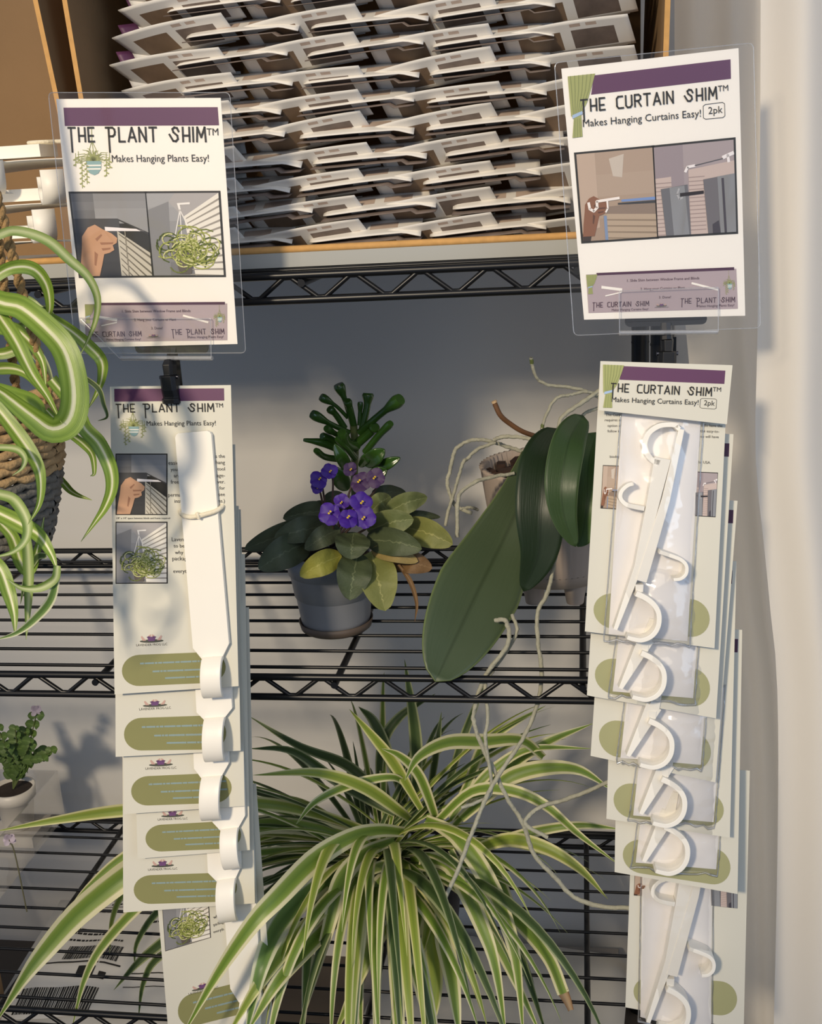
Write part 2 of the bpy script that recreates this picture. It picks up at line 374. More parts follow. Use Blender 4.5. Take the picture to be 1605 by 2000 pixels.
def pic_curtain(q, mb, asp):
    gradient(q, mb, [C('a99c9e'), C('a4989b'), C('9b9094'), C('90868a')]); mb.use(C('9a8d92')); q.poly(mb, [(0, 0), (.36, 0), (.36, 1), (0, 1)], .0001)
    mb.use(C('c9b6ae')); q.poly(mb, [(0, .35), (.2, .34), (.2, 1), (0, 1)], .0002); q.poly(mb, [(.42, .28), (1, .22), (1, 1), (.42, 1)], .0002)
    mb.use(C('a28f8a'))
    for i in range(14): q.poly(mb, [(0, .4+i*.045), (.2, .4+i*.045), (.2, .41+i*.045), (0, .41+i*.045)], .0003); q.poly(mb, [(.42, .36+i*.045), (.62, .36+i*.045), (.62, .37+i*.045), (.42, .37+i*.045)], .0003)
    mb.use(C('f0eaea')); q.line(mb, [(.38, .3), (.41, .25), (.5, .24)], .03, .0004, asp); q.line(mb, [(.86, .18), (.92, .16), (.99, .14)], .04, .0004, asp); q.line(mb, [(.92, .16), (.93, .23)], .03, .0004, asp)
    mb.use(G(0x46)); q.line(mb, [(.5, .24), (.86, .19)], .008, .0004, asp)
    mb.use(C('6b6b70')); q.poly(mb, [(.06, .47), (.4, .44), (.42, 1), (.1, 1)], .0005)
    mb.use(C('8b8d92')); q.poly(mb, [(.17, .46), (.36, .45), (.4, 1), (.2, 1)], .0006); q.poly(mb, [(.78, .38), (1, .36), (1, 1), (.8, 1)], .0006)
    mb.use(C('6e6a6e')); q.poly(mb, [(.6, .4), (.8, .38), (.82, 1), (.64, 1)], .0005)
    mb.use(C('2a2426')); q.poly(mb, [(.3, .53), (.6, .52), (.6, .555), (.3, .57)], .0007)
    mb.use(G(0xa8)); q.line(mb, [(.29, .48), (.265, .54), (.29, .6), (.33, .58)], .02, .0007, asp)
    mb.use(C('46424a')); q.poly(mb, [(.83, .4), (.86, .4), (.88, 1), (.85, 1)], .0007); q.poly(mb, [(.7, .9), (.78, .86), (.8, 1), (.7, 1)], .0007)
def photo(sh, parent, c, fn, asp, border=.004, h=.0004, name='photo'):
    q = pxquad(sh, *c, h=h); mb = MB(); mb.use(INK); q.poly(mb, [(-border*6/asp, -border*6), (1+border*6/asp, -border*6), (1+border*6/asp, 1+border*6), (-border*6/asp, 1+border*6)])
    q2 = Quad(sh, *[tuple(p) for p in q.c], h+.0002); q2.clip = True; fn(q2, mb, asp); return mb.build(name, parent)
def draw_plant(q, mb, dz=0):     # line drawing: pot with trailing plant
    mb.use(TEAL); q.poly(mb, [(.4, .58), (.78, .58), (.77, .72), (.7, .8), (.6, .83), (.5, .8), (.42, .72)], dz)
    mb.use(SIGNP); q.poly(mb, [(.405, .65), (.78, .65), (.775, .675), (.41, .675)], dz+.0001); q.poly(mb, [(.415, .71), (.77, .71), (.765, .735), (.42, .735)], dz+.0001)
    mb.use(SAGE)
    for a, b in (((.56, .02), (.56, .24)), ((.56, .24), (.42, .56)), ((.56, .24), (.6, .5)), ((.56, .24), (.76, .56))): q.line(mb, [a, b], .009, dz, .62)
    rd = random.Random(5)
    for i in range(26):
        a = pi+pi*i/25; L = rd.uniform(.22, .5); x, y = .59, .58
        p = [(x, y), (x+cos(a)*L*.55, y+sin(a)*L*.42), (x+cos(a)*L, y+sin(a)*L*.5+.04*abs(cos(a)))]
        q.line(mb, p, .013, dz+.0001, .62, .5)
    for x0, y0, y1 in ((.3, .6, 1.05), (.42, .62, .98), (.15, .55, .68), (.9, .56, .85), (.98, .55, .72), (.22, .52, .6)):
        q.line(mb, [(x0, y0-.1), (x0, y1)], .008, dz, .62)
        k = 0; y = y0
        while y < y1:
            q.line(mb, [(x0, y), (x0+(.05 if k % 2 else -.05), y+.02)], .022, dz+.0001, .62); y += .045; k += 1
def draw_curtain(q, mb, dz=0):
    mb.use(SAGE); q.poly(mb, [(0, 0), (1, 0), (.88, .2), (.7, .45), (.5, .6), (.15, .68), (.05, .64)], dz); q.poly(mb, [(.16, .67), (.46, .62), (.5, 1), (.06, 1)], dz)
    mb.use(SAGED)
    for i in range(6): q.line(mb, [(.1+i*.15, 0), (.12+i*.13, .25), (.15+i*.06, .62)], .012, dz+.0001, .5)
    for i in range(3): q.line(mb, [(.2+i*.1, .7), (.16+i*.12, 1)], .01, dz+.0001, .5)
    mb.use(SKYBLUE); q.poly(mb, [(.1, .63), (.5, .58), (.52, .63), (.1, .69)], dz+.0002)
def logo(q, mb, dz=0):
    mb.use(C('4d4f45')); q.poly(mb, [(.5+.45*cos(a*pi/12), .55+.13*sin(a*pi/12)) for a in range(24)], dz)
    mb.use(C('c9a59a'))
    for sx in (-1, 1):
        q.poly(mb, [(.5+sx*.2, .5), (.5+sx*.36, .12), (.5+sx*.4, .2), (.5+sx*.34, .5)], dz+.0001); q.poly(mb, [(.5+sx*.02, .3), (.5+sx*.02, .02), (.5+sx*.1, .1), (.5+sx*.12, .3)], dz+.00005)
    mb.use(C('6f4a78')); q.poly(mb, [(.38, .55), (.36, .32), (.32, .22), (.4, .16), (.5, .22), (.6, .16), (.68, .22), (.64, .32), (.62, .55)], dz+.0002)
    mb.use(INK); q.poly(mb, [(.37, .24), (.42, .2), (.43, .27)], dz+.0003); q.poly(mb, [(.63, .24), (.58, .2), (.57, .27)], dz+.0003)
    q.text(mb, 'LAVENDER FROG LLC', -.08, 1.08, .92, 1.0, dz)
def pill(q, mb, rel, dz=0):
    pts = []
    for i in range(17): a = pi/2+pi*i/16; pts.append((rel+rel*cos(a), .5-.5*sin(a)))
    for i in range(17): a = -pi/2+pi*i/16; pts.append((1-rel+rel*cos(a), .5-.5*sin(a)))
    q.poly(mb, pts[::-1], dz)
def blurlines(q, mb, rows, dz):
    rd = random.Random(11); mb.use(PBLUE)
    for b, a0, a1 in rows:
        a = a0
        while a < a1:
            L = rd.uniform(.02, .06); q.poly(mb, [(a, b-.025), (a+L, b-.03), (a+L, b+.03), (a, b+.025)], dz); a += L+rd.choice((0, 0, .006))
# ================================================================== SETTING
Z0, Z1, Z2, DEP = -.0717, -.4232, -.8012, .3569
Z3 = -1.06
WALLY = .43
mb = MB(); mb.use(mat('painted_wall', 'd3d1cd', .75, noise=.03, nscale=6)); mb.box((-.1, WALLY+.03, -.1), (3.2, .06, 2.6)); structure(mb, 'wall_back')
mb = MB(); mb.use(mat('floor_boards', '4f463d', .6, noise=.15, nscale=12)); mb.box((-.1, -.4, Z3-.03), (3.2, 2.0, .06)); structure(mb, 'floor')
# ------------------------------------------------------------------ wire shelving
shelf = thing('wire_shelving_unit', 'black wire shelving rack holding the boxes and the potted plants', 'shelf', (-.4, .18, Z3))
XL, XR = -1.02, at(1302, 680, 0).x
def post(x, y, top=Z0+.016):
    mb = MB(); mb.use(BLACK); mb.tube([(x, y, Z3+.02), (x, y, top)], .0095, 20)
    for i in range(36):
        z = Z3+.03+i*.0255
        if z < top-.004: mb.tube([(x, y, z), (x, y, z+.0015)], .0099, 20, False)
    p = mb.build('post', shelf, smooth=True)
    mb = MB(); mb.use(BLACKP); mb.lathe([(0, Z3), (.012, Z3), (.013, Z3+.01), (.0095, Z3+.03)], (x, y, 0), 20); mb.build('foot', p, smooth=True)
for x in (XL, XR-.003):
    for y in (0, DEP): post(x, y)
def tier(z, bars, wires=10, nm='shelf_tier'):
    mb = MB(); mb.use(BLACK); r = .0033; dz = .0195
    x0, x1 = XL, XR
    for y in (0, DEP):
        for zz in (z, z-dz): mb.tube([(x0, y, zz), (x1, y, zz)], r, 10)
    for x in (x0, x1):
        for zz in (z, z-dz): mb.tube([(x, 0, zz), (x, DEP, zz)], r, 10)
    t = mb.build(nm, shelf, smooth=True)
    for y in (0, DEP):
        mb = MB(); mb.use(BLACK); n = int((x1-x0)/.027); pts = []
        for i in range(n+1):
            x = x0+(x1-x0)*i/n; zz = z-.002 if i % 2 else z-dz+.002
            pts += [(x-.0035, y, zz), (x+.0035, y, zz)]
        mb.tube(pts, .0021, 8); mb.build('zigzag_truss', t, smooth=True)
    mb = MB(); mb.use(BLACK)
    for i in range(wires):
        y = .014+(DEP-.028)*i/(wires-1); mb.tube([(x0, y, z+.0032), (x1, y, z+.0032)], .0017, 8)
    mb.build('deck_wires', t, smooth=True)
    for bx in bars:
        mb = MB(); mb.use(BLACK); mb.tube([(bx, -.004, z-.006), (bx, DEP, z-.006)], .0032, 10); mb.build('support_bar', t, smooth=True)
    for x in (x0, x1):
        for y in (0, DEP):
            mb = MB(); mb.use(BLACK); mb.lathe([(.0096, z-.024), (.0125, z-.024), (.0115, z+.006), (.0096, z+.006)], (x, y, 0), 20); mb.build('collar', t, smooth=True)
tier(Z0, (-.004, -.222, -.446, -.67, -.85), 13)
tier(Z1, (-.004, -.222, -.446, -.67, -.85))
tier(Z2, (-.004, -.222, -.61, -.84))
# ------------------------------------------------------------------ curtains
def curtain(name, label, edge_l, edge_r, Y0, folds, amp, seed, m):
    rd = random.Random(seed); rows = []; n = 160
    ph = [rd.uniform(0, 6) for _ in range(4)]
    el = smoothpath(edge_l, 41); er = smoothpath(edge_r, 41)
    for j in range(41):
        z = .35+(Z3+.02-.35)*j/40; row = []
        def X(e):
            for k in range(len(e)-1):
                if e[k][1] >= z >= e[k+1][1] or k == len(e)-2:
                    t = (z-e[k][1])/((e[k+1][1]-e[k][1]) or 1); return e[k][0]+(e[k+1][0]-e[k][0])*t
        xl, xr = X(el), X(er)
        for i in range(n+1):
            s = i/n
            y = Y0+amp*(sin(folds*2*pi*s+ph[0]+.5*sin(z*2.5+ph[1]))*.7+.35*sin(folds*4.7*s*pi+ph[2]+z*1.3))
            row.append((xl+(xr-xl)*s, y, z))
        rows.append(row)
    mb = MB(); mb.use(m); mb.grid(rows)
    return single(mb, name, label, 'curtain', ((edge_l[-1][0]+edge_r[-1][0])/2, Y0, Z3+.02), smooth=True)
SHEER = mat('sheer_white_cloth', 'f3eee6', .8, trans=.35, bump=.05, nscale=500)
def e3(pts, Y): return [(lambda q: (q.x, q.z))(at(x, y, Y)) for x, y in pts]
curtain('sheer_curtain', 'white curtain panel hanging beside the shelf, behind the bagged hooks', e3([(1318, -260), (1322, 300), (1346, 700), (1400, 1150), (1440, 1500), (1450, 2500)], .26), e3([(1640, -260), (1640, 300), (1640, 900), (1640, 2500)], .26), .26, 1.6, .012, 4, SHEER)
curtain('sheer_curtain', 'nearer white curtain panel with soft folds at the right edge of the picture', e3([(1488, -400), (1486, 200), (1480, 640), (1476, 900), (1500, 1150), (1520, 1500), (1500, 2500)], .04), e3([(2250, -400), (2250, 300), (2250, 900), (2250, 2500)], .04), .04, 2.4, .014, 9, SHEER)
# unseen window frame, added around the curtain backlight
mb = MB(); mb.use(mat('white_frame_paint', 'e6e3dc', .5))
for c, sz in (((.23, .42, -.3), (.03, .022, 1.36)), ((1.01, .42, -.3), (.03, .022, 1.36)), ((.62, .42, .365), (.81, .022, .03)), ((.62, .42, -.965), (.81, .022, .03))): mb.box(c, sz)
structure(mb, 'added_window_frame')
# ------------------------------------------------------------------ cardboard boxes on the top shelf
ZB = Z0+.0052
def open_box(name, label, x0, x1, y0, y1, h, lean_l=0, lean_r=0, lip=.012, top=True):
    b = thing(name, label, 'box', ((x0+x1)/2, (y0+y1)/2, ZB)); t = .004
    mb = MB(); mb.use(GREYB); mb.box(((x0+x1)/2, (y0+y1)/2, ZB+t/2), (x1-x0, y1-y0, t)); mb.box(((x0+x1)/2, y0-.002, ZB+lip/2), (x1-x0, .003, lip)); mb.build('bottom_panel', b)
    mb = MB(); mb.use(KEDGE); mb.tube([(x0, y0-.002, ZB+lip+.002), (x1, y0-.002, ZB+lip+.002)], .003, 8); mb.build('front_edge', b, smooth=True)
    mb = MB(); mb.use(KRAFT); mb.box(((x0+x1)/2, y1-t/2, ZB+h/2+t), (x1-x0, t, h)); mb.build('back_panel', b)
    for x, ln in ((x0, lean_l), (x1, lean_r)):
        mb = MB(); mb.use(KRAFT); w = t/2
        P = [(x-w, y0, ZB+t), (x+w, y0, ZB+t), (x+w, y1-t, ZB+t), (x-w, y1-t, ZB+t)]
        Q = [(p[0]+ln, p[1], ZB+t+h) for p in P]
        mb.face(P[::-1]); mb.face(Q)
        for i in range(4):
            mb.use(KEDGE if i == 0 else KRAFT); k = (i+1) % 4; mb.face([P[i], P[k], Q[k], Q[i]])
        mb.build('side_panel', b)
    mb = MB(); mb.use(KRAFT)
    if top:
        mb.box(((x0+x1)/2+(lean_l+lean_r)/2, (y0+y1)/2, ZB+t+h+t/2), (x1-x0+.02, y1-y0, t)); mb.build('shade_top_panel', b)  # unseen panel added over the box to darken the gaps between cards
    return b
xa = at(205, 470, .02).x; xb = at(1288, 440, .02).x
open_box('cardboard_box', 'big open cardboard box on the top shelf packed with rows of folded cards', xa, xb, .022, .33, .29, -.012, .008)
open_box('cardboard_box', 'open cardboard box at the left end of the top shelf holding hook packages', XL+.02, at(184, 480, .02).x-.004, .022, .33, .29, 0, -.026, top=False)
# tape mark in left box
# ------------------------------------------------------------------ folded cards filling the box
BROWN = mat('printed_photo_brown', '75604c', .55, noise=.4, nscale=60); BROWN2 = mat('printed_photo_dark', '6a5d55', .55, noise=.6, nscale=80)
CARDW = mat('folded_card_stock', 'dedad3', .6)
FADE = mat('printed_photo_faint', 'b5a294', .55, noise=.3, nscale=60)
def packet_a(w, seed, tip):
    """upright folded card: front panel leaning to the viewer, second panel behind, open at the top"""
    rd = random.Random(seed); mb = MB()
    for m in (CARDW, BROWN, BROWN2, PURPLE, FADE): mb.use(m)
    nx, ny = 24, 10; bow = rd.uniform(.001, .004); rise = rd.uniform(-.001, .003); ed = rd.uniform(.02, .03)
    rows = []
    for j in range(ny+1):
        t = j/ny; row = []
        for i in range(nx+1):
            s = i/nx
            x = s*w+(1-t)*(.016 if tip else .004)*(1-s)+(1-t)*.006*s
            y = -bow*sin(pi*min(1, s*1.05))*.6-t*.023+(.012*(1-s)**3)
            z = t*.0185+.0012*sin(pi*s)*t+rise*s
            row.append((x, y, z))
        rows.append(row)
    def mf(i, j):
        if 1 <= i <= 6 and 3 <= j <= 10: return 1
        if 1 <= i <= 6 and 13 <= j <= 20: return 2
        if i == 8 and 12 <= j <= 18 and j % 3: return 4
        return 0
    mb.grid(rows, matf=mf)
    rows = []
    for j in range(ny+1):
        t = j/ny; row = []
        for i in range(nx+1):
            s = i/nx
            row.append((s*w+(1-t)*.012*(1-s)+(.0 if s > .1 else 0), .003+.016*t*sin(pi*min(1, .12+s*.95))+.006*s, t*ed*((1.25-.5*max(0, s-.3)) if tip else .62 if i > 6 else .62+.3*(1-i/6))+rise*s))
        rows.append(row)
    mb.grid(rows, matf=lambda i, j: 3 if (j < (10 if tip else 5) and i > 3 and j < i+2) else 0)
    return mb
def packet_b(w, seed):
    """flattened folded card seen on its upper face"""
    rd = random.Random(seed); mb = MB()
    for m in (CARDW, FADE, BROWN2): mb.use(m)
    nx, ny = 24, 8; bow = rd.uniform(.0003, .001)
    rows = []
    for j in range(ny+1):
        t = j/ny; row = []
        for i in range(nx+1):
            s = i/nx; e = (max(0, .08-s)/.08)**2*.006
            row.append((s*w, -.010+t*.024+e*(1-t), .0005+t*.0105+bow*sin(pi*s)-.004*max(0, s-.85)/.15*(1-t)))
        rows.append(row)
    mb.grid(rows, matf=lambda i, j: 1 if 3 <= i <= 5 and (5 <= j <= 10 or 13 <= j <= 18) else 0)
    rows = [[(s/nx*w, -.016+t*.028, -.0035+t*.004-.003*(s/nx > .8)) for s in range(nx+1)] for t in (0, .5, 1)]
    mb.grid(rows)
    return mb
protoA = [packet_a(.097, k, k == 0) for k in range(4)]; protoB = [packet_b(.094, 10+k) for k in range(3)]
PM = {}
ORD = ['first', 'second', 'third', 'fourth', 'fifth', 'sixth', 'seventh', 'eighth', 'ninth', 'tenth', 'eleventh', 'twelfth', 'thirteenth']
rd = random.Random(21)
def place_packet(kind, k, loc, ry, rz, label):
    key = (kind, k)
    if key not in PM:
        mb = (protoA if kind == 'a' else protoB)[k]; o = mb.build('folded_card', None, smooth=True, solid=.0007); PM[key] = o; first = True
    else: first = False
    o = PM[key] if first else PM[key].copy()
    if not first: COL.objects.link(o)
    o.location = loc; o.rotation_euler = (0, ry, rz); o['label'] = label; o['category'] = 'folded card'; o['group'] = 'folded cards packed in the big box'
    o['_w'] = (0, 0, 0)
NR = 13
for r in range(NR):
    z = ZB+.0075+r*.0205; y = .026+r*.0012
    xs = xa+.012+rd.uniform(0, .008)
    for c in range(4):
        x = xs+c*.1065+rd.uniform(-.003, .003)
        if x+.106 > xb-.004: x = xb-.112
        place_packet('a', rd.randrange(1, 4) if c else 0, (x, y+.028, z-.003), -radians(rd.uniform(2, 6.5)), radians(rd.uniform(-1.5, 1.5)), '%s folded card from left, photo side out, %s row up the big box' % (ORD[c], ORD[r]))
    xs = xa+.066+rd.uniform(-.008, .012)
    for c in range(4):
        x = xs+c*.104+rd.uniform(-.004, .004)
        if x+.092 > xb-.004: break
        place_packet('b', rd.randrange(3), (x, y+.018, z+.0095), -radians(rd.uniform(1, 4.5)), radians(rd.uniform(-1, 1)), '%s bright-edged folded card from left, lying flat, %s row up the big box' % (ORD[c], ORD[r]))
# ------------------------------------------------------------------ hook packages lying in the left box
def hook_profile(r=.013, n=14, up=.012):
    """side view of the strip end: (along, out) points, bow swinging out and back"""
    return [(-r+r*cos(pi*k/n), r*1.05*sin(pi*k/n)) for k in range(n+1)]
def box_package(x, y, z, ang, label, cord=False, hook=True):
    t = thing('plant_hook_package', label, 'hook package', (x, y, z), 'hook packages lying in the left box')
    M = Matrix.Rotation(ang, 3, 'Z'); o = Vector((x, y, z)); T = lambda p: o+M @ Vector(p)
    mb = MB(); mb.use(PAPER); rows = [[T((i/12*.16-.08, j/4*.1, .004*sin(i/12*pi)-.001*j)) for i in range(13)] for j in range(5)]; mb.grid(rows)
    c = mb.build('card', t, smooth=True, solid=.0008)
    mb = MB(); mb.use(OLIVE); pp = [T((-.055+.026*cos(a*pi/12), .03+.022*sin(a*pi/12), .0038)) for a in range(24)]; mb.face(pp); mb.build('green_oval', c)
    mb = MB(); mb.use(PLASTIC)
    mb.box(T((-.035, .03, .0115)), (.085, .03, .010), M @ Matrix.Rotation(-.12, 3, 'Z')); mb.build('hook_strip', t, bevel=.0015)
    if hook:
        mb = MB(); mb.use(PLASTIC); pr = [(0, .022)]+[(.0, .012)]+[(.011-.011*cos(pi*k/10), .012-.0105*sin(pi*k/10)) for k in range(11)]+[(.022, .027)]
        rows = []
        HM = Matrix.Rotation(-.95, 3, 'Z'); hk = lambda px, py, pz: T(Vector((.026, -.012, .003+pz))+HM @ Vector((px-.008, py, 0)))
        A = [hk(px, -.009, pz) for px, pz in pr]; B = [hk(px, .009, pz) for px, pz in pr]
        mb.grid([A, B]); mb.build('hook_end', t, smooth=True, solid=.0032)
    if cord:
        mb = MB(); mb.use(mat('cotton_twine', 'e9e0c8', .9, bump=.6, nscale=300)); ring = [T((.0+.011*cos(a*pi/10), .03+.008*sin(a*pi/10), .0185)) for a in range(21)]
        mb.tube(ring, .0017, 8, False); mb.tube([T((.012, .03, .0185)), T((.035, .033, .018))], .0017, 8); mb.build('cord', t, smooth=True)
for (px, py, ang, lb, cord, hk) in ((60, 322, .06, 'topmost hook package in the left box, tied with white cord', True, False),
                                   (62, 408, -.03, 'white hook package second from the top in the left box', False, True),
                                   (40, 482, .05, 'lowest hook package in the left box, hook end pointing out', False, True)):
    q = at(px, py, .03); box_package(q.x, q.y, max(q.z, ZB+.006), ang, lb, cord, hk)
q = at(-60, 395, .04); box_package(q.x, .04, q.z+.002, .1, 'hook package cut by the picture edge, second layer of the left box', False, True)
# ------------------------------------------------------------------ hanging strips with signs
def strip(name, label, spx, spine_y, top_px, grip, plate, clip, base_z=-1.0):
    """grip, plate: pixel rectangles; clip: (x, y0, y1) pixels"""
    a = at(spx[0], spx[1], spine_y); t = thing(name, label, 'display strip', (a.x, a.y, -1.0))
    mb = MB(); mb.use(BLACKP); mb.box((a.x, spine_y+.003, (a.z-1.0)/2), (.012, .0016, a.z+1.0)); mb.build('spine', t)
    return t
def clip_mesh(t, sh, c, w=.0125):
    """black alligator clip; c = list of pixel centre (top) and (bottom)"""
    (x0, y0), (x1, y1) = c; A = Vector(sh.l(x0, y0)); B = Vector(sh.l(x1, y1)); d = (B-A); L = d.length; d /= L; nx = Vector((-d.y, d.x))
    mb = MB(); mb.use(BLACKP)
    def P(u, v, h): q = A+d*(u*L)+nx*v; return sh.w(q.x, q.y, h)
    prof = [(0, .006, .55), (.12, .010, .7), (.35, .009, .62), (.38, .012, 1), (.7, .010, 1.02), (.86, .007, 1.05), (.9, .009, 1.12), (1, .008, 1.12)]
    top = [[P(u, s*w/2*k, h*.8) for s in (-1, -.6, .6, 1)] for u, h, k in prof]
    for r in top: r[0] = r[0]-sh.n*.003; r[3] = r[3]-sh.n*.003
    mb.grid(top); mb.grid([[P(u, s*w/2*k, -.003) for s in (1, -1)] for u, h, k in prof])
    for s, i in ((-1, 0), (1, 3)): mb.grid([[top[k][i], P(prof[k][0], s*w/2*prof[k][2], -.003)] for k in range(len(prof))])
    mb.face(top[0][::-1]+[P(0, w/2*.55, -.003), P(0, -w/2*.55, -.003)][:0]); mb.face(top[-1])
    c_ = mb.build('clip', t, bevel=.0004)
    mb = MB(); mb.use(mat('clip_steel', '6a6a70', .3, 1)); mb.tube([P(.4, -w*.62, .003), P(.4, w*.62, .003)], .0016, 8); mb.build('spring_pin', c_, smooth=True)
def roundrect(sh, c, r, n=5):
    """rounded local outline through four pixel corners"""
    P = [Vector(sh.l(*p)) for p in c]; out = []
    for i in range(4):
        a, b, d = P[i-1], P[i], P[(i+1) % 4]; u = (a-b).normalized()*r; v = (d-b).normalized()*r
        for k in range(n+1):
            t = k/n; out.append(b+u*(1-t)**2+v*t*t)
    return out
def film(sh, c, h, r, m, name, parent, th=.0005, nz=None):
    o = roundrect(sh, c, r); mb = MB(); mb.use(m); mb.face([sh.w(p.x, p.y, h) for p in o][::-1])
    rim = [sh.w(p.x, p.y, h) for p in o]; f = mb.build(name, parent)
    e = MB(); e.use(clear('film_edge', .22, .22, .2)); e.tube(rim+[rim[0]], .00032, 5, False); e.build('film_edge', f)
    return f
def paper(sh, c, h, m, name, parent, solid=.0003):
    mb = MB(); mb.use(m); P = [sh.l(*p) for p in c]; n = 8
    tl, tr, br, bl = [Vector(p) for p in P]
    rows = [[sh.w(*((tl*(1-a)*(1-b)+tr*a*(1-b)+br*a*b+bl*(1-a)*b)), h) for a in [i/n for i in range(n+1)]] for b in [j/n for j in range(n+1)]]
    mb.grid(rows); return mb.build(name, parent, solid=solid)
def fold_lettering(parent, sh, c, rows, name='lettering', h=.0006):
    pass
def lettering(parent, name, fn, m=INK):
    mb = MB(); mb.use(m); fn(mb); return mb.build(name, parent)
# ---- left strip and its sign
YS = -.03
shL = Sheet(at(300, 440, -.048), yaw=radians(-7), tilt=radians(1))
S0 = 3.7725
def cL(x, y): return (90+x/S0, 170+y/S0)          # reading the sign's own artwork
sgn = thing('laminated_sign', 'upright white plant-hook sign in clear film above the left strip', 'sign', shL.w(*shL.l(310, 668)))
corners = [cL(75, 88), cL(1287, 80), cL(1410, 1893), cL(265, 1920)]
pp = paper(shL, corners, 0, SIGNP, 'paper_sheet', sgn)
film(shL, [(96, 181), (450, 181), (481, 689), (150, 690)], .0012, .004, CLEAR, 'laminate_film', sgn)
def qL(*c): return pxquad(shL, *[cL(*p) for p in c])
lettering(pp, 'purple_band', lambda mb: qL((130, 152), (1265, 148), (1275, 282), (140, 287)).poly(mb, [(0, 0), (1, 0), (1, 1), (0, 1)]), PURPLE)
q = qL((165, 320), (1268, 318), (1276, 402), (172, 402))
def f_(mb): q.letters(mb, 'tHE pLANT sHIM', .0, .915, 1, .088, .15, .3, .0003); q.text(mb, 'TM', .925, 1.0, .45, 1, .0003)
lettering(pp, 'title_lettering', f_)
lettering(pp, 'tagline', lambda mb: qL((487, 515), (1200, 510), (1202, 552), (489, 555)).text(mb, 'Makes Hanging Plants Easy!', 0, 1, .93, 1, .0003))
mb = MB(); draw_plant(qL((170, 290), (470, 290), (480, 720), (180, 725)), mb, .0002); mb.build('plant_drawing', pp)
photo(shL, pp, [cL(182, 785), cL(732, 783), cL(785, 1388), cL(255, 1393)], pic_shim, .92)
photo(shL, pp, [cL(740, 783), cL(1272, 779), cL(1312, 1386), cL(798, 1388)], pic_plant, .9)
def strip_art(sh, pp, corners, lines):
    q = pxquad(sh, *corners)
    lettering(pp, 'lilac_panel', lambda mb: q.poly(mb, [(0, .03), (1, .03), (1, 1), (0, 1)]), LILAC)
    def f(mb):
        q.poly(mb, [(.07, 0), (.985, -.01), (.985, .06), (.07, .06)], .0002)
    lettering(pp, 'purple_rule', f, PURPD)
    def g(mb):
        q.text(mb, '1. Slide Shim between Window Frame and Blinds', .27, .75, .25, 1, .0003); q.text(mb, '2. Hang your Curtains or Plant', .355, .65, .47, 1, .0003); q.text(mb, '3. Done!', .475, .555, .69, 1, .0003)
        q.letters(mb, 'tHE CURTAIN sHIM', .03, .405, .86, .082, .15, .3, .0003); q.letters(mb, 'tHE pLANT sHIM', .62, .98, .83, .088, .15, .3, .0003)
        q.text(mb, 'Makes Hanging Curtains Easy!', .155, .4, .965, 1, .0003); q.text(mb, 'Makes Hanging Plants Easy!', .73, .975, .935, 1, .0003)
    lettering(pp, 'small_lettering', g, C('4b3044'))
    mb = MB(); mb.use(SIGNP); q.line(mb, [(.1, .36), (.23, .44)], .07, .0003, 3.9); q.line(mb, [(.12, .58), (.23, .5)], .03, .0003, 3.9); q.line(mb, [(.7, .34), (.87, .52)], .05, .0003, 3.9); mb.build('hook_pictures', pp)
    P = [q.p(*a) for a in ((.0, .04), (.075, .04), (.075, .5), (0, .5))]
    def sub(a0, b0, a1, b1):
        c = [Vector(q.c[0])*(1-a)*(1-b)+Vector(q.c[1])*a*(1-b)+Vector(q.c[2])*a*b+Vector(q.c[3])*(1-a)*b for a, b in ((a0, b0), (a1, b0), (a1, b1), (a0, b1))]
        return Quad(sh, *c, q.h)
    mb = MB(); draw_curtain(sub(0, .04, .075, .52), mb, .0003); mb.build('curtain_drawing', pp)
    mb = MB(); draw_plant(sub(.9, .05, .985, .62), mb, .0003); mb.build('plant_drawing', pp)
    mb = MB(); logo(sub(.45, .8, .53, .93), mb, .0003); mb.build('logo', pp)
strip_art(shL, pp, [cL(288, 1590), cL(1335, 1585), cL(1337, 1865), cL(292, 1880)], 0)
def sign_holder(name, label, sh, spine_px, grip, plate, stem, clipc, sheet2, hookx):
    a = at(spine_px[0], spine_px[1], YS); t = thing(name, label, 'display strip', (a.x, YS, -1.02))
    mb = MB(); mb.use(BLACKP); mb.box((a.x, YS+.004, (a.z-1.02)/2), (.010, .0016, a.z+1.02)); mb.build('spine', t)
    film(sh, grip, .0035, .0012, clear('clear_grip', .03, .02, .06), 'sign_gripper', t)
    # folded foot of the gripper
    A, B = sh.l(*grip[3]), sh.l(*grip[2]); mb = MB(); mb.use(clear('clear_grip_foot', .2, .3, .15)); mb.tube([sh.w(A[0], A[1], .001), sh.w(B[0], B[1], .001)], .0018, 8); mb.build('gripper_foot', t, smooth=True)
    o = roundrect(sh, plate, .004); mb = MB(); mb.use(BLACKP); mb.prism([(p.x, p.y) for p in o][::-1], sh.x, sh.y, sh.n, sh.o-sh.n*.006, .0025); mb.build('back_plate', t)
    A, B = Vector(sh.l(*stem[0])), Vector(sh.l(*stem[1])); mb = MB(); mb.use(BLACKP); mb.tube([sh.w(A.x, A.y, -.005), sh.w(B.x, B.y, -.003)], .0045, 8); mb.build('stem', t)
    clip_mesh(t, sheet2, clipc)
    # wire hook from the plate to the shelf rail
    b = sh.w(*sh.l(*hookx), -.006); mb = MB(); mb.use(BLACK); mb.tube(smoothpath([b, (b.x, -.02, b.z+.004), (b.x, -.006, Z0+.008), (b.x, .001, Z0+.0062), (b.x, .006, Z0+.001)], 20), .0014, 8); mb.build('wire_hook', t, smooth=True)
    return t
TL_ = radians(8.5); TR_ = radians(11)
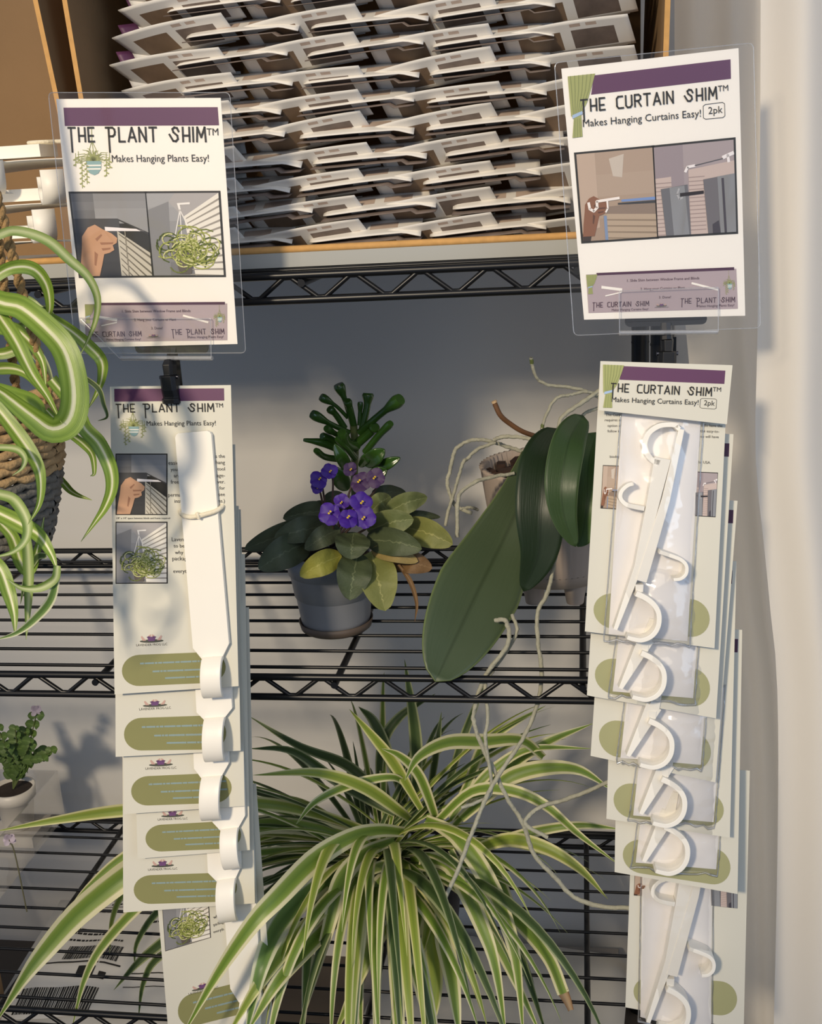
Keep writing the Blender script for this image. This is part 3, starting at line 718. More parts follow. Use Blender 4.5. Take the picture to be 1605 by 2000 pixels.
cardL = Sheet(at(338, 1350, -.088), yaw=radians(-3), tilt=TL_)
sign_holder('display_strip', 'black clip strip with clear sign grip holding the plant-hook packages', shL, (335, 700), [(160, 620), (415, 621), (416, 699), (238, 699)], [(255, 660), (405, 657), (400, 692), (262, 692)], [(332, 680), (332, 706)], [(331, 702), (337, 788)], cardL, (330, 668))
# ---- right sign
shR = Sheet(at(1290, 400, -.052), yaw=radians(9), tilt=radians(2))
S1 = 3.448
def cR(x, y): return (1080+x/S1, 80+y/S1)
sgn = thing('laminated_sign', 'tilted white curtain-hook sign in clear film above the right strip', 'sign', shR.w(*shR.l(1300, 615)))
pp = paper(shR, [cR(55, 187), cR(1248, 48), cR(1293, 1850), cR(208, 1877)], 0, SIGNP, 'paper_sheet', sgn)
film(shR, [(1082, 123), (1470, 84), (1484, 640), (1120, 655)], .0012, .004, CLEAR, 'laminate_film', sgn)
def qR(*c): return pxquad(shR, *[cR(*p) for p in c])
lettering(pp, 'purple_band', lambda mb: qR((275, 232), (1193, 124), (1196, 255), (255, 362)).poly(mb, [(0, 0), (1, 0), (1, 1), (0, 1)]), PURPLE)
q1 = qR((182, 412), (1175, 300), (1178, 382), (188, 478))
def f_(mb): q1.letters(mb, 'tHE CURTAIN sHIM', 0, .92, 1, .082, .15, .3, .0006); q1.text(mb, 'TM', .93, 1, .42, 1, .0006)
lettering(pp, 'title_lettering', f_)
q2 = qR((197, 535), (990, 465), (993, 512), (200, 582))
lettering(pp, 'tagline', lambda mb: q2.text(mb, 'Makes Hanging Curtains Easy!', 0, 1, .95, 1, .0006))
def twopk(q):
    def f(mb):
        q.text(mb, '2pk', .24, .9, .68, 1, .0003)
        ring = [(.1, 0), (.9, 0), (1, .1), (1, .9), (.9, 1), (.1, 1), (0, .9), (0, .1), (.1, 0)]; q.line(mb, ring, .035, .0003, 1.45)
    return f
lettering(pp, 'two_pack_mark', twopk(qR((1008, 430), (1152, 412), (1155, 515), (1010, 528))))
mb = MB(); draw_curtain(qR((97, 240), (282, 220), (275, 635), (120, 655)), mb, .0003); mb.build('curtain_drawing', pp)
photo(shR, pp, [cR(155, 765), cR(667, 718), cR(698, 1318), cR(202, 1350)], pic_curtainshim, .85)
photo(shR, pp, [cR(676, 718), cR(1213, 665), cR(1230, 1285), cR(706, 1315)], pic_curtain, .87)
strip_art(shR, pp, [cR(220, 1565), cR(1232, 1525), cR(1243, 1803), cR(238, 1832)], 0)
cardR = Sheet(at(1275, 1240, -.088), yaw=radians(4), tilt=TR_)
sign_holder('display_strip', 'black clip strip with clear sign grip holding the bagged curtain hooks', shR, (1308, 660), [(1207, 568), (1400, 560), (1400, 648), (1208, 650)], [(1222, 620), (1384, 614), (1382, 634), (1224, 640)], [(1303, 632), (1303, 664)], [(1302, 655), (1301, 744)], cardR.off(0, 0, .0016), (1298, 628))
# ================================================================== plant hook packages (left strip)
S2 = 3.9214
def cA(x, y): return (200+x/S2, 690+y/S2)
CREAM = mat('package_card', 'd9d6c8', .6, noise=.015, nscale=20)
TWINE = mat('cotton_twine', 'e9e0c8', .9, bump=.6, nscale=300)
def shim(t, sh, body, neck, tip, hook_r, th=.0035):
    """white strip: body outline (pixels TL TR then shoulder R, neck R, neck L, shoulder L), bowed hook below the neck"""
    P = [Vector(sh.l(*p)) for p in body]; mb = MB(); mb.use(PLASTIC)
    a, b = P[0], P[1]; r = .003
    out = [a+(P[5]-a).normalized()*r, a+(b-a).normalized()*r*.4+(P[5]-a).normalized()*r*.3, a+(b-a).normalized()*r, b+(a-b).normalized()*r, b+(a-b).normalized()*r*.3+(P[2]-b).normalized()*r*.4, b+(P[2]-b).normalized()*r]+P[2:]
    mb.prism([(p.x, p.y) for p in out][::-1], sh.x, sh.y, sh.n, sh.o+sh.n*.0012, th)
    o = mb.build('hook_strip', t, bevel=.0006)
    NL, NR_ = P[4], P[3]; c = (NL+NR_)/2; d = (Vector(sh.l(*tip))-c); L = d.length; d /= L; nx = (NR_-NL)/2
    R = L/2; n = 18; rows = []
    pr = [(-.003, th+.0012-th/2)]+[(R-R*cos(pi*k/n*.93), th/2+.0012+hook_r*.8*sin(pi*k/n*.93)) for k in range(n+1)]
    for s, h in pr:
        q = c+d*s+nx*(h/hook_r*.28); rows.append([sh.w(*(q-nx*.98), h), sh.w(*(q-nx*.5), h), sh.w(*q, h), sh.w(*(q+nx*.5), h), sh.w(*(q+nx*.98), h)])
    mb = MB(); mb.use(PLASTIC); mb.grid(rows); mb.build('hook_end', o, smooth=True, solid=th, bevel=.0005)
    return o
def oval_part(sh, card, c, name='green_oval', rel=.19, lines=True, m=OLIVE):
    q = pxquad(sh, *c); mb = MB(); mb.use(m); pill(q, mb, rel)
    if lines: blurlines(q, mb, ((.28, .18, .95), (.55, .3, .95), (.78, .42, .85)), .0002)
    return mb.build(name, card)
def logo_part(sh, card, c):
    mb = MB(); logo(pxquad(sh, *c), mb); mb.build('logo', card)
GRP = 'plant hook packages hanging on the left strip'
# first package
t = thing('plant_hook_package', 'front plant-hook package under the left clip, white strip tied with twine', 'hook package', cardL.w(*cardL.l(340, 1350)), GRP)
sh = cardL
card = paper(sh, [(215, 755), (451, 752), (466, 1340), (224, 1356)], 0, CREAM, 'card', t, .0005)
def qA(*c): return pxquad(sh, *[cA(*p) for p in c])
lettering(card, 'purple_band', lambda mb: qA((92, 272), (932, 268), (934, 362), (94, 370)).poly(mb, [(0, 0), (1, 0), (1, 1), (0, 1)]), PURPLE)
q3 = qA((108, 395), (925, 390), (926, 445), (110, 450))
def f_(mb): q3.letters(mb, 'tHE pLANT sHIM', .0, .915, 1, .075, .16, .3, .0003); q3.text(mb, 'TM', .93, 1.0, .45, 1, .0003)
lettering(card, 'title_lettering', f_)
lettering(card, 'tagline', lambda mb: qA((342, 525), (870, 522), (870, 553), (342, 556)).text(mb, 'Makes Hanging Plants Easy!', 0, 1, .93, 1, .0003))
mb = MB(); draw_plant(qA((110, 375), (330, 375), (330, 690), (115, 690)), mb, .0002); mb.build('plant_drawing', card)
photo(sh, card, [cA(110, 776), cA(492, 776), cA(492, 1230), cA(110, 1230)], pic_shim, .85, .003, name='photo')
photo(sh, card, [cA(110, 1297), cA(492, 1297), cA(494, 1755), cA(110, 1757)], pic_plant, .85, .003, name='photo')
def f_(mb):
    for y, s, x0, x1 in ((800, 's the', 868, 940), (848, 'hang', 872, 940), (897, 'tool', 882, 940), (948, 'age-', 878, 940), (996, 'ver.', 882, 940), (1043, 'for', 898, 940), (1092, 'see', 892, 940), (1142, 'ns.)', 890, 940)):
        qA((x0, y-30), (x1, y-30), (x1, y), (x0, y)).text(mb, s, 0, 1, 1, 1, .0003)
lettering(card, 'body_text', f_, GREYINK)
def f_(mb):
    for y, s, x0, x1 in ((853, 'easiest', 508, 620), (901, 'your', 525, 590), (950, 'are', 550, 597), (998, 'free i', 526, 606), (1097, 'perman', 506, 622), (1144, 'insta', 555, 625), (1438, 'Lavend', 534, 645), (1487, 'to be l', 548, 648), (1537, 'why o', 558, 652), (1585, 'packagi', 538, 658), (1681, 'everyth', 545, 664)):
        qA((x0, y-30), (x1, y-30), (x1, y), (x0, y)).text(mb, s, 0, 1, 1, 1, .0003)
    qA((110, 1255), (520, 1255), (520, 1272), (110, 1272)).text(mb, '1/8" x 1/4" space between blinds and frame required', 0, 1, .8, 1, .0003)
lettering(card, 'body_text', f_, GREYINK)
logo_part(sh, card, [(270, 1239), (322, 1237), (323, 1262), (271, 1264)])
oval_part(sh, card, [(238, 1280), (440, 1272), (442, 1332), (239, 1341)], rel=.17)
s1 = shim(t, sh, [(346, 846), (416, 840), (451, 1254), (438, 1281), (398, 1284), (381, 1263)], 0, (420, 1356), .015)
mb = MB(); mb.use(TWINE)
pts = [sh.w(*sh.l(*cA(x, y)), h) for x, y, h in ((600, 1200, .0008), (612, 1222, .003), (660, 1240, .0065), (720, 1244, .007), (765, 1235, .0075), (820, 1222, .007), (880, 1205, .006), (912, 1185, .004), (925, 1168, .0008))]
mb.tube(smoothpath(pts, 30), .0019, 10); mb.tube([sh.w(*sh.l(*cA(750, 1215)), .007), sh.w(*sh.l(*cA(770, 1236)), .0095), sh.w(*sh.l(*cA(768, 1250)), .0085)], .0015, 8); mb.build('cord', t, smooth=True)
# the ones stepping down behind it
specs = [  # card corners, logo box, oval box, strip outline, hook tip, label
 ([(224, 872), (459, 868), (470, 1466), (226, 1478)], [(276, 1366), (329, 1364), (330, 1386), (277, 1389)], [(242, 1403), (440, 1396), (444, 1463), (243, 1466)], [(366, 960), (437, 955), (457, 1380), (442, 1399), (402, 1402), (388, 1388)], (423, 1480), 'second plant-hook package from the front on the left strip'),
 ([(236, 992), (466, 988), (478, 1574), (242, 1590)], [(288, 1481), (340, 1479), (341, 1503), (289, 1505)], [(256, 1517), (452, 1508), (453, 1567), (257, 1574)], [(368, 1080), (436, 1075), (450, 1488), (436, 1513), (397, 1516), (383, 1497)], (416, 1594), 'third plant-hook package from the front on the left strip'),
 ([(252, 1085), (478, 1082), (488, 1660), (269, 1677)], [(312, 1582), (362, 1579), (363, 1602), (313, 1604)], [(284, 1612), (470, 1602), (472, 1656), (285, 1664)], [(398, 1180), (466, 1175), (482, 1589), (468, 1614), (434, 1618), (419, 1602)], (458, 1689), 'fourth plant-hook package from the front on the left strip'),
 ([(238, 1190), (486, 1186), (498, 1764), (241, 1782)], [(293, 1679), (342, 1676), (343, 1700), (294, 1702)], [(261, 1710), (462, 1703), (464, 1760), (262, 1766)], [(390, 1280), (462, 1275), (473, 1690), (463, 1712), (427, 1717), (410, 1700)], (450, 1792), 'fifth plant-hook package from the front, above the slanted one'),
]
for i, (cc, lg, ov, bd, tip, lb) in enumerate(specs):
    d = cc[2][1]-1345
    shi = Sheet(at((cc[2][0]+cc[3][0])/2, (cc[2][1]+cc[3][1])/2, -.088+.002*(i+1)), yaw=radians(-3+random.uniform(-1, 1)), tilt=TL_)
    t = thing('plant_hook_package', lb, 'hook package', shi.w(*shi.l((cc[2][0]+cc[3][0])/2, cc[2][1])), GRP)
    card = paper(shi, cc, 0, CREAM, 'card', t, .0005)
    logo_part(shi, card, lg); oval_part(shi, card, ov, rel=.17)
    shim(t, shi, bd, 0, tip, .015)
# slanted bottom package
shi = Sheet(at(420, 1990, -.078), yaw=radians(-3), tilt=radians(6))
t = thing('plant_hook_package', 'lowest plant-hook package on the left strip, its card hanging slanted', 'hook package', shi.w(*shi.l(425, 2010)), GRP)
card = paper(shi, [(290, 1560), (500, 1530), (535, 2020), (332, 2050)], 0, CREAM, 'card', t, .0005)
photo(shi, card, [(316, 1742), (405, 1730), (411, 1830), (324, 1856)], pic_plant, .9, .002)
logo_part(shi, card, [(370, 1925), (420, 1912), (424, 1932), (374, 1944)])
oval_part(shi, card, [(344, 1948), (520, 1905), (530, 1965), (352, 2010)], rel=.17)
shim(t, shi, [(425, 1560), (492, 1548), (512, 1920), (515, 1948), (470, 1952), (453, 1925)], 0, (492, 2030), .015)
def f_(mb):
    for k, s in enumerate(('why o', 'packagi', 'everyth')): pxquad(shi, (418, 1788+k*14-6), (438, 1782+k*14-6), (438, 1788+k*14), (418, 1794+k*14)).text(mb, s, 0, 1, 1, 1, .0003)
lettering(card, 'body_text', f_, GREYINK)
# packages further back, only their edges showing
for i, (cc, lb) in enumerate((([(300, 1000), (470, 995), (486, 1640), (310, 1650)], 'plant-hook card showing as a narrow edge right of the second package'),
                              ([(320, 1130), (476, 1128), (508, 1840), (330, 1850)], 'plant-hook card showing as the rearmost narrow edge on the left strip'))):
    shi = Sheet(at(400, cc[2][1], -.034+i*.012), yaw=radians(-3), tilt=radians(1.0))
    t = thing('plant_hook_package', lb, 'hook package', shi.w(*shi.l(400, cc[2][1])), GRP)
    paper(shi, cc, 0, CREAM, 'card', t, .0005)
# ================================================================== bagged curtain hooks (right strip)
S3 = 3.39
def cB(x, y): return (1130+x/S3, 690+y/S3)
def strokepoly(mb, sh, pts, w0, w1, h, m=None, d=.012):
    """solid bar following a pixel path, standing d high off the sheet; widths in pixels"""
    P = [Vector(sh.l(*p)) for p in pts]; k = mpp(sh.o); n = len(P); L = []; R = []
    for i in range(n):
        t = (P[min(i+1, n-1)]-P[max(i-1, 0)]).normalized(); nn = Vector((-t.y, t.x)); w = (w0+(w1-w0)*i/(n-1))*k/2
        L.append(P[i]+nn*w); R.append(P[i]-nn*w)
    rows = [[sh.w(*R[i], h), sh.w(*R[i], h+d), sh.w(*L[i], h+d), sh.w(*L[i], h)] for i in range(n)]
    mb.grid(rows, close=True); mb.face(rows[0]); mb.face(rows[-1][::-1])
def hook_pair(t, sh, f, short=False):
    """two identical curtain hooks laid head to tail; f maps artwork pixels to picture pixels"""
    mb = MB(); mb.use(PLASTIC)
    P = lambda pts, n: [f(*p) for p in smoothpath(pts, n)]
    if not short:
        strokepoly(mb, sh, [f(628, 478), f(648, 500)], 9, 9, .0015)
        strokepoly(mb, sh, P([(640, 478), (590, 470), (520, 478), (455, 520), (425, 580), (430, 640), (470, 700), (520, 718)], 30), 9, 11, .0015)
        strokepoly(mb, sh, P([(350, 855), (310, 868), (272, 905), (265, 950), (300, 990), (350, 1005), (420, 1018)], 26), 7, 9, .0015)
    strokepoly(mb, sh, [f(540, 690), f(470, 1010), f(380, 1400), f(232, 1805)] if not short else [f(400, 1480), f(232, 1805)], 31, 8, .0015)
    mb.build('curtain_hook', t, bevel=.0004)
    mb = MB(); mb.use(PLASTIC)
    strokepoly(mb, sh, [f(662, 500), f(560, 960), f(400, 1490)] if not short else [f(440, 1350), f(400, 1490)], 11, 21, .002)
    strokepoly(mb, sh, [f(388, 1512), f(388, 1560)], 16, 14, .002)
    strokepoly(mb, sh, P([(362, 1565), (425, 1595), (480, 1640), (510, 1700), (505, 1780), (465, 1840), (400, 1868), (340, 1860), (305, 1850)], 34), 11, 8, .002, d=.016)
    if not short: strokepoly(mb, sh, P([(515, 1295), (590, 1320), (660, 1350), (690, 1390), (685, 1440), (650, 1470), (605, 1475)], 26), 8, 6, .002, d=.016)
    mb.build('curtain_hook', t, bevel=.0004)
def bag(t, sh, c, puff, seed, nx=14, ny=34):
    rd = random.Random(seed); P = [Vector(sh.l(*p)) for p in c]; tl, tr, br, bl = P; rows = []
    for j in range(ny+1):
        b = j/ny; row = []
        for i in range(nx+1):
            a = i/nx; q = tl*(1-a)*(1-b)+tr*a*(1-b)+br*a*b+bl*(1-a)*b
            e = (sin(pi*min(1, max(0, a)))**.5)*(sin(pi*min(1, b*.97+.03))**.35)
            h = .0012+puff*e+rd.uniform(-.0007, .0007)
            if j == ny: q = q+Vector((rd.uniform(-.001, .001), rd.uniform(-.002, .002)))
            row.append(sh.w(q.x, q.y, h))
        rows.append(row)
    mb = MB(); mb.use(BAG); mb.grid(rows); bg = mb.build('clear_bag', t, smooth=True)
    e = MB(); e.use(clear('bag_seam', .3, .12, .1, grazing=.4))
    e.tube([r[0] for r in rows], .0006, 5); e.tube([r[-1] for r in rows], .0006, 5); e.tube(rows[-1], .0011, 5); e.build('bag_seam', bg, smooth=True); return bg
GRP2 = 'bagged curtain hooks hanging on the right strip'
sh = cardR
t = thing('curtain_hook_package', 'front curtain-hook package with printed header, clipped on the right strip', 'hook package', sh.w(*sh.l(1270, 1250)), GRP2)
card = paper(sh, [(1172, 712), (1422, 718), (1395, 1266), (1142, 1233)], 0, CREAM, 'card', t, .0005)
def qB(*c, s=None): return pxquad(s or sh, *[cB(*p) for p in c])
def f_(mb):
    for y, s, x0, x1 in ((415, 'The Curtain', 177, 300), (450, 'requires no', 172, 290), (487, 'option of', 190, 285), (523, 'follow in', 190, 275), (692, 'biodeg', 205, 270)):
        qB((x0, y-20), (x1, y-20), (x1, y), (x0, y)).text(mb, s, 0, 1, 1, 1, .0003)
lettering(card, 'body_text', f_, GREYINK)
def f_(mb):
    for y, s, x0, x1 in ((450, 'ustments. It', 818, 948), (487, 'u do have the', 808, 950), (524, 'the easy-to-', 803, 928), (560, 'ou will have', 803, 925), (730, 'he USA.', 790, 872)):
        qB((x0, y-22), (x1, y-18), (x1, y+2), (x0, y-2)).text(mb, s, 0, 1, 1, 1, .0003)
lettering(card, 'body_text', f_, GREYINK)
photo(sh, card, [cB(162, 745), cB(290, 750), cB(275, 1030), cB(146, 1022)], pic_curtainshim, .9, .003)
photo(sh, card, [cB(770, 788), cB(918, 795), cB(902, 1080), cB(755, 1072)], pic_curtain, .9, .003)
oval_part(sh, card, [cB(100, 1580), cB(870, 1635), cB(862, 1890), cB(96, 1810)], rel=.17, lines=False, m=OLIVE2)
hd = sh.off(0, 0, .0016)
hp = paper(hd, [(1170, 706), (1425, 714), (1414, 828), (1167, 801)], .010, CREAM, 'header', t, .0005)
hq = Sheet.__new__(Sheet); hq.n, hq.x, hq.y = hd.n, hd.x, hd.y; hq.o = hd.o+hd.n*.010
lettering(hp, 'purple_band', lambda mb: qB((290, 85), (970, 115), (963, 203), (270, 175), s=hq).poly(mb, [(0, 0), (1, 0), (1, 1), (0, 1)]), PURPLE)
q4 = qB((212, 205), (940, 232), (938, 285), (212, 252), s=hq)
def f_(mb): q4.letters(mb, 'tHE CURTAIN sHIM', 0, .915, 1, .08, .15, .3, .0006); q4.text(mb, 'TM', .925, 1, .42, 1, .0006)
lettering(hp, 'title_lettering', f_)
lettering(hp, 'tagline', lambda mb: qB((216, 290), (790, 305), (790, 345), (216, 325), s=hq).text(mb, 'Makes Hanging Curtains Easy!', 0, 1, .9, 1, .0006))
lettering(hp, 'two_pack_mark', twopk(qB((805, 298), (912, 302), (908, 370), (800, 362), s=hq)))
mb = MB(); draw_curtain(qB((160, 75), (300, 80), (290, 362), (152, 360), s=hq), mb, .0003); mb.build('curtain_drawing', hp)
def insert(t, sh, c, h=.0008): return paper(sh, c, h, mat('white_insert', 'f4f1f0', .55), 'paper_insert', t, .0003)
insert(t, sh, [(1214, 808), (1368, 815), (1342, 1252), (1188, 1238)])
hook_pair(t, sh, cB)
bag(t, sh, [(1212, 806), (1374, 812), (1346, 1262), (1178, 1250)], .0185, 1)
rspec = [  # card corners, pill corners, (dx,dy) of hooks from the front package, bag bottom, label
 ([(1178, 838), (1432, 848), (1398, 1403), (1146, 1358)], [(1163, 1282), (1388, 1308), (1384, 1385), (1160, 1350)], (10, 128), 'second curtain-hook package from the front on the right strip'),
 ([(1188, 968), (1440, 978), (1397, 1528), (1153, 1476)], [(1171, 1402), (1390, 1434), (1386, 1508), (1168, 1472)], (25, 258), 'third curtain-hook package from the front on the right strip'),
 ([(1200, 1086), (1438, 1096), (1425, 1636), (1184, 1599)], [(1199, 1526), (1414, 1550), (1412, 1616), (1197, 1594)], (50, 370), 'fourth curtain-hook package from the front on the right strip'),
 ([(1208, 1218), (1449, 1230), (1440, 1746), (1200, 1703)], [(1217, 1636), (1428, 1660), (1424, 1732), (1215, 1700)], (55, 462), 'fifth curtain-hook package from the front on the right strip'),
]
for i, (cc, pl, (dx, dy), lb) in enumerate(rspec):
    shi = Sheet(at((cc[2][0]+cc[3][0])/2, (cc[2][1]+cc[3][1])/2-8, -.088+.002*i), yaw=radians(4+random.uniform(-1, 1)), tilt=TR_)
    t = thing('curtain_hook_package', lb, 'hook package', shi.w(*shi.l((cc[2][0]+cc[3][0])/2, cc[2][1]-10)), GRP2)
    card = paper(shi, cc, 0, CREAM, 'card', t, .0005)
    lettering(card, 'purple_band', lambda mb: pxquad(shi, (cc[1][0]-60, cc[1][1]+16), (cc[1][0]-8, cc[1][1]+18), (cc[1][0]-9, cc[1][1]+44), (cc[1][0]-60, cc[1][1]+42)).poly(mb, [(0, 0), (1, 0), (1, 1), (0, 1)]), PURPD)
    oval_part(shi, card, pl, rel=.17, lines=False, m=OLIVE2)
    f = lambda x, y, dx=dx, dy=dy: (1130+x/S3+dx, 690+y/S3+dy-14)
    insert(t, shi, [f(285, 1000), f(790, 1005), f(722, 1895), f(190, 1850)])
    hook_pair(t, shi, f, True)
    bag(t, shi, [f(285, 980), f(800, 985), f(732, 1930), f(160, 1880)], .018, 3+i)
shi = Sheet(at(1340, 1975, -.076), yaw=radians(4), tilt=radians(8))
t = thing('curtain_hook_package', 'lowest curtain-hook package on the right strip, whole hooks showing in its bag', 'hook package', shi.w(*shi.l(1340, 1985)), GRP2)
card = paper(shi, [(1238, 1490), (1464, 1505), (1452, 2010), (1221, 1967)], 0, CREAM, 'card', t, .0005)
photo(shi, card, [(1240, 1700), (1300, 1703), (1296, 1752), (1238, 1748)], pic_curtainshim, 1.2, .002)
photo(shi, card, [(1385, 1690), (1440, 1694), (1439, 1773), (1383, 1767)], pic_curtain, .8, .002)
oval_part(shi, card, [(1238, 1905), (1440, 1918), (1438, 1986), (1236, 1965)], rel=.17, lines=False, m=OLIVE2)
f = lambda x, y: (1130+(x-300)/S3*.93+115, 690+y/S3*.86+905-165+.0*x)
f = lambda x, y: (1262+(x-232)/S3*.92, 1992+(y-1850)/S3*.98)
insert(t, shi, [(1256, 1560), (1392, 1570), (1388, 2020), (1250, 1985)]); hook_pair(t, shi, f)
bag(t, shi, [(1254, 1560), (1394, 1570), (1390, 2030), (1246, 1995)], .0185, 12)
# ================================================================== PLANTS
def leafblade(mb, path, prof, nseg=28, fold=.25, twist=0, side=None, ncross=6, wave=0, seed=0):
    """strap or blade leaf; path = [(Vector-like point)], prof(t) = half width in metres; side = fixed side vector or None to face the camera"""
    P = [Vector(p) for p in smoothpath(path, nseg)]; rows = []; uvs = []; rd = random.Random(seed); ph = rd.uniform(0, 6); prev = None
    for i, p in enumerate(P):
        t = (P[min(i+1, nseg-1)]-P[max(i-1, 0)]).normalized(); s = i/(nseg-1)
        v = side if side is not None else t.cross((EYE-p).normalized())
        v = v-t*v.dot(t)
        if v.length < 1e-4: v = prev or t.orthogonal()
        v = v.normalized()
        if side is None and prev is not None and v.dot(prev) < 0: v = -v
        if side is None and prev is not None: v = (v*.5+prev*.5); v = (v-t*v.dot(t)).normalized()
        prev = v
        a = twist(s) if callable(twist) else twist*s
        nn = t.cross(v); v2 = v*cos(a)+nn*sin(a); n2 = t.cross(v2)
        w = prof(s); row = []; ur = []
        for k in range(ncross+1):
            c = k/ncross*2-1
            q = p+v2*(w*c*cos(fold))-n2*(w*(1-abs(c))*sin(fold))*-1+n2*(wave*w*sin(s*22+ph+k)*abs(c))
            row.append(q); ur.append((k/ncross, s*4))
        rows.append(row); uvs.append(ur)
    mb.grid(rows, uvs)
def strap(w, base=.55, peak=.35, tip=1.6):
    return lambda s: w*(base+(1-base)*min(1, s/peak))*(1-max(0, (s-peak)/(1-peak))**tip)+.00015
def oval(w, p=.5, q=.9): return lambda s: w*(max(0, sin(pi*s**p)))**q+.0002
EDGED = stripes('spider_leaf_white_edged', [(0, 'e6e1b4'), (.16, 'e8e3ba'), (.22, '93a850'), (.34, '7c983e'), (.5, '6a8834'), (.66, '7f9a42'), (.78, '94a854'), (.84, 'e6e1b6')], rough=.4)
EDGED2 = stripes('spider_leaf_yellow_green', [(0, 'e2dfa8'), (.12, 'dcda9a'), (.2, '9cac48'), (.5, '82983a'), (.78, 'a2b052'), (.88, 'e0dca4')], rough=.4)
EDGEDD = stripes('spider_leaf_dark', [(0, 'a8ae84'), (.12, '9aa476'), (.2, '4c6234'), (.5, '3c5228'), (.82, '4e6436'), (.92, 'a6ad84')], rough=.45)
BLUEG = stripes('spider_leaf_blue_green', [(0, 'dcdcbc'), (.15, 'd8dab4'), (.22, '74924c'), (.5, '5c7c3e'), (.78, '789650'), (.86, 'dcdcbc')], rough=.35)
CENTR = stripes('spider_leaf_white_centred', [(0, '6c8a2f'), (.12, '86a23e'), (.2, '6e8c30'), (.32, '8aa544'), (.42, 'a9bd68'), (.46, 'ecebc4'), (.55, 'eeecc8'), (.6, 'a6ba62'), (.7, '76942f'), (.84, '8ca846'), (1, '5f7e28')], rough=.36, nscale=(40, 1.2, 1), namp=.07)
CENTR2 = stripes('spider_leaf_pale_curl', [(0, '7e9845'), (.25, 'a5b674'), (.45, 'cdd5a2'), (.6, 'b4c286'), (.8, '7f9a4c'), (1, '6a8639')], rough=.36)
def potlathe(parent, name, prof, c, m, n=48, rmod=None):
    mb = MB(); mb.use(m); mb.lathe(prof, c, n, rmod=rmod); return mb.build(name, parent, smooth=True)
def pxleaf(parent, pts, wpx, m, y0, y1, name='leaf', fold=.25, twist=0, base=.55, peak=.3, tip=1.6, prof=None, nseg=28, wave=0, bulge=0, ncross=6):
    n = len(pts); P = []
    for i, (x, y) in enumerate(pts):
        s = i/(n-1); P.append(at(x, y, (y0[i] if isinstance(y0, tuple) else y0+(y1-y0)*s)-bulge*sin(pi*s)))
    w = wpx*mpp(P[n//2])/2
    mb = MB(); mb.use(m); leafblade(mb, P, prof(w) if prof else strap(w, base, peak, tip), nseg, fold, twist, wave=wave, seed=int(pts[0][0]*7+pts[0][1]), ncross=ncross)
    return mb.build(name, parent, smooth=True)
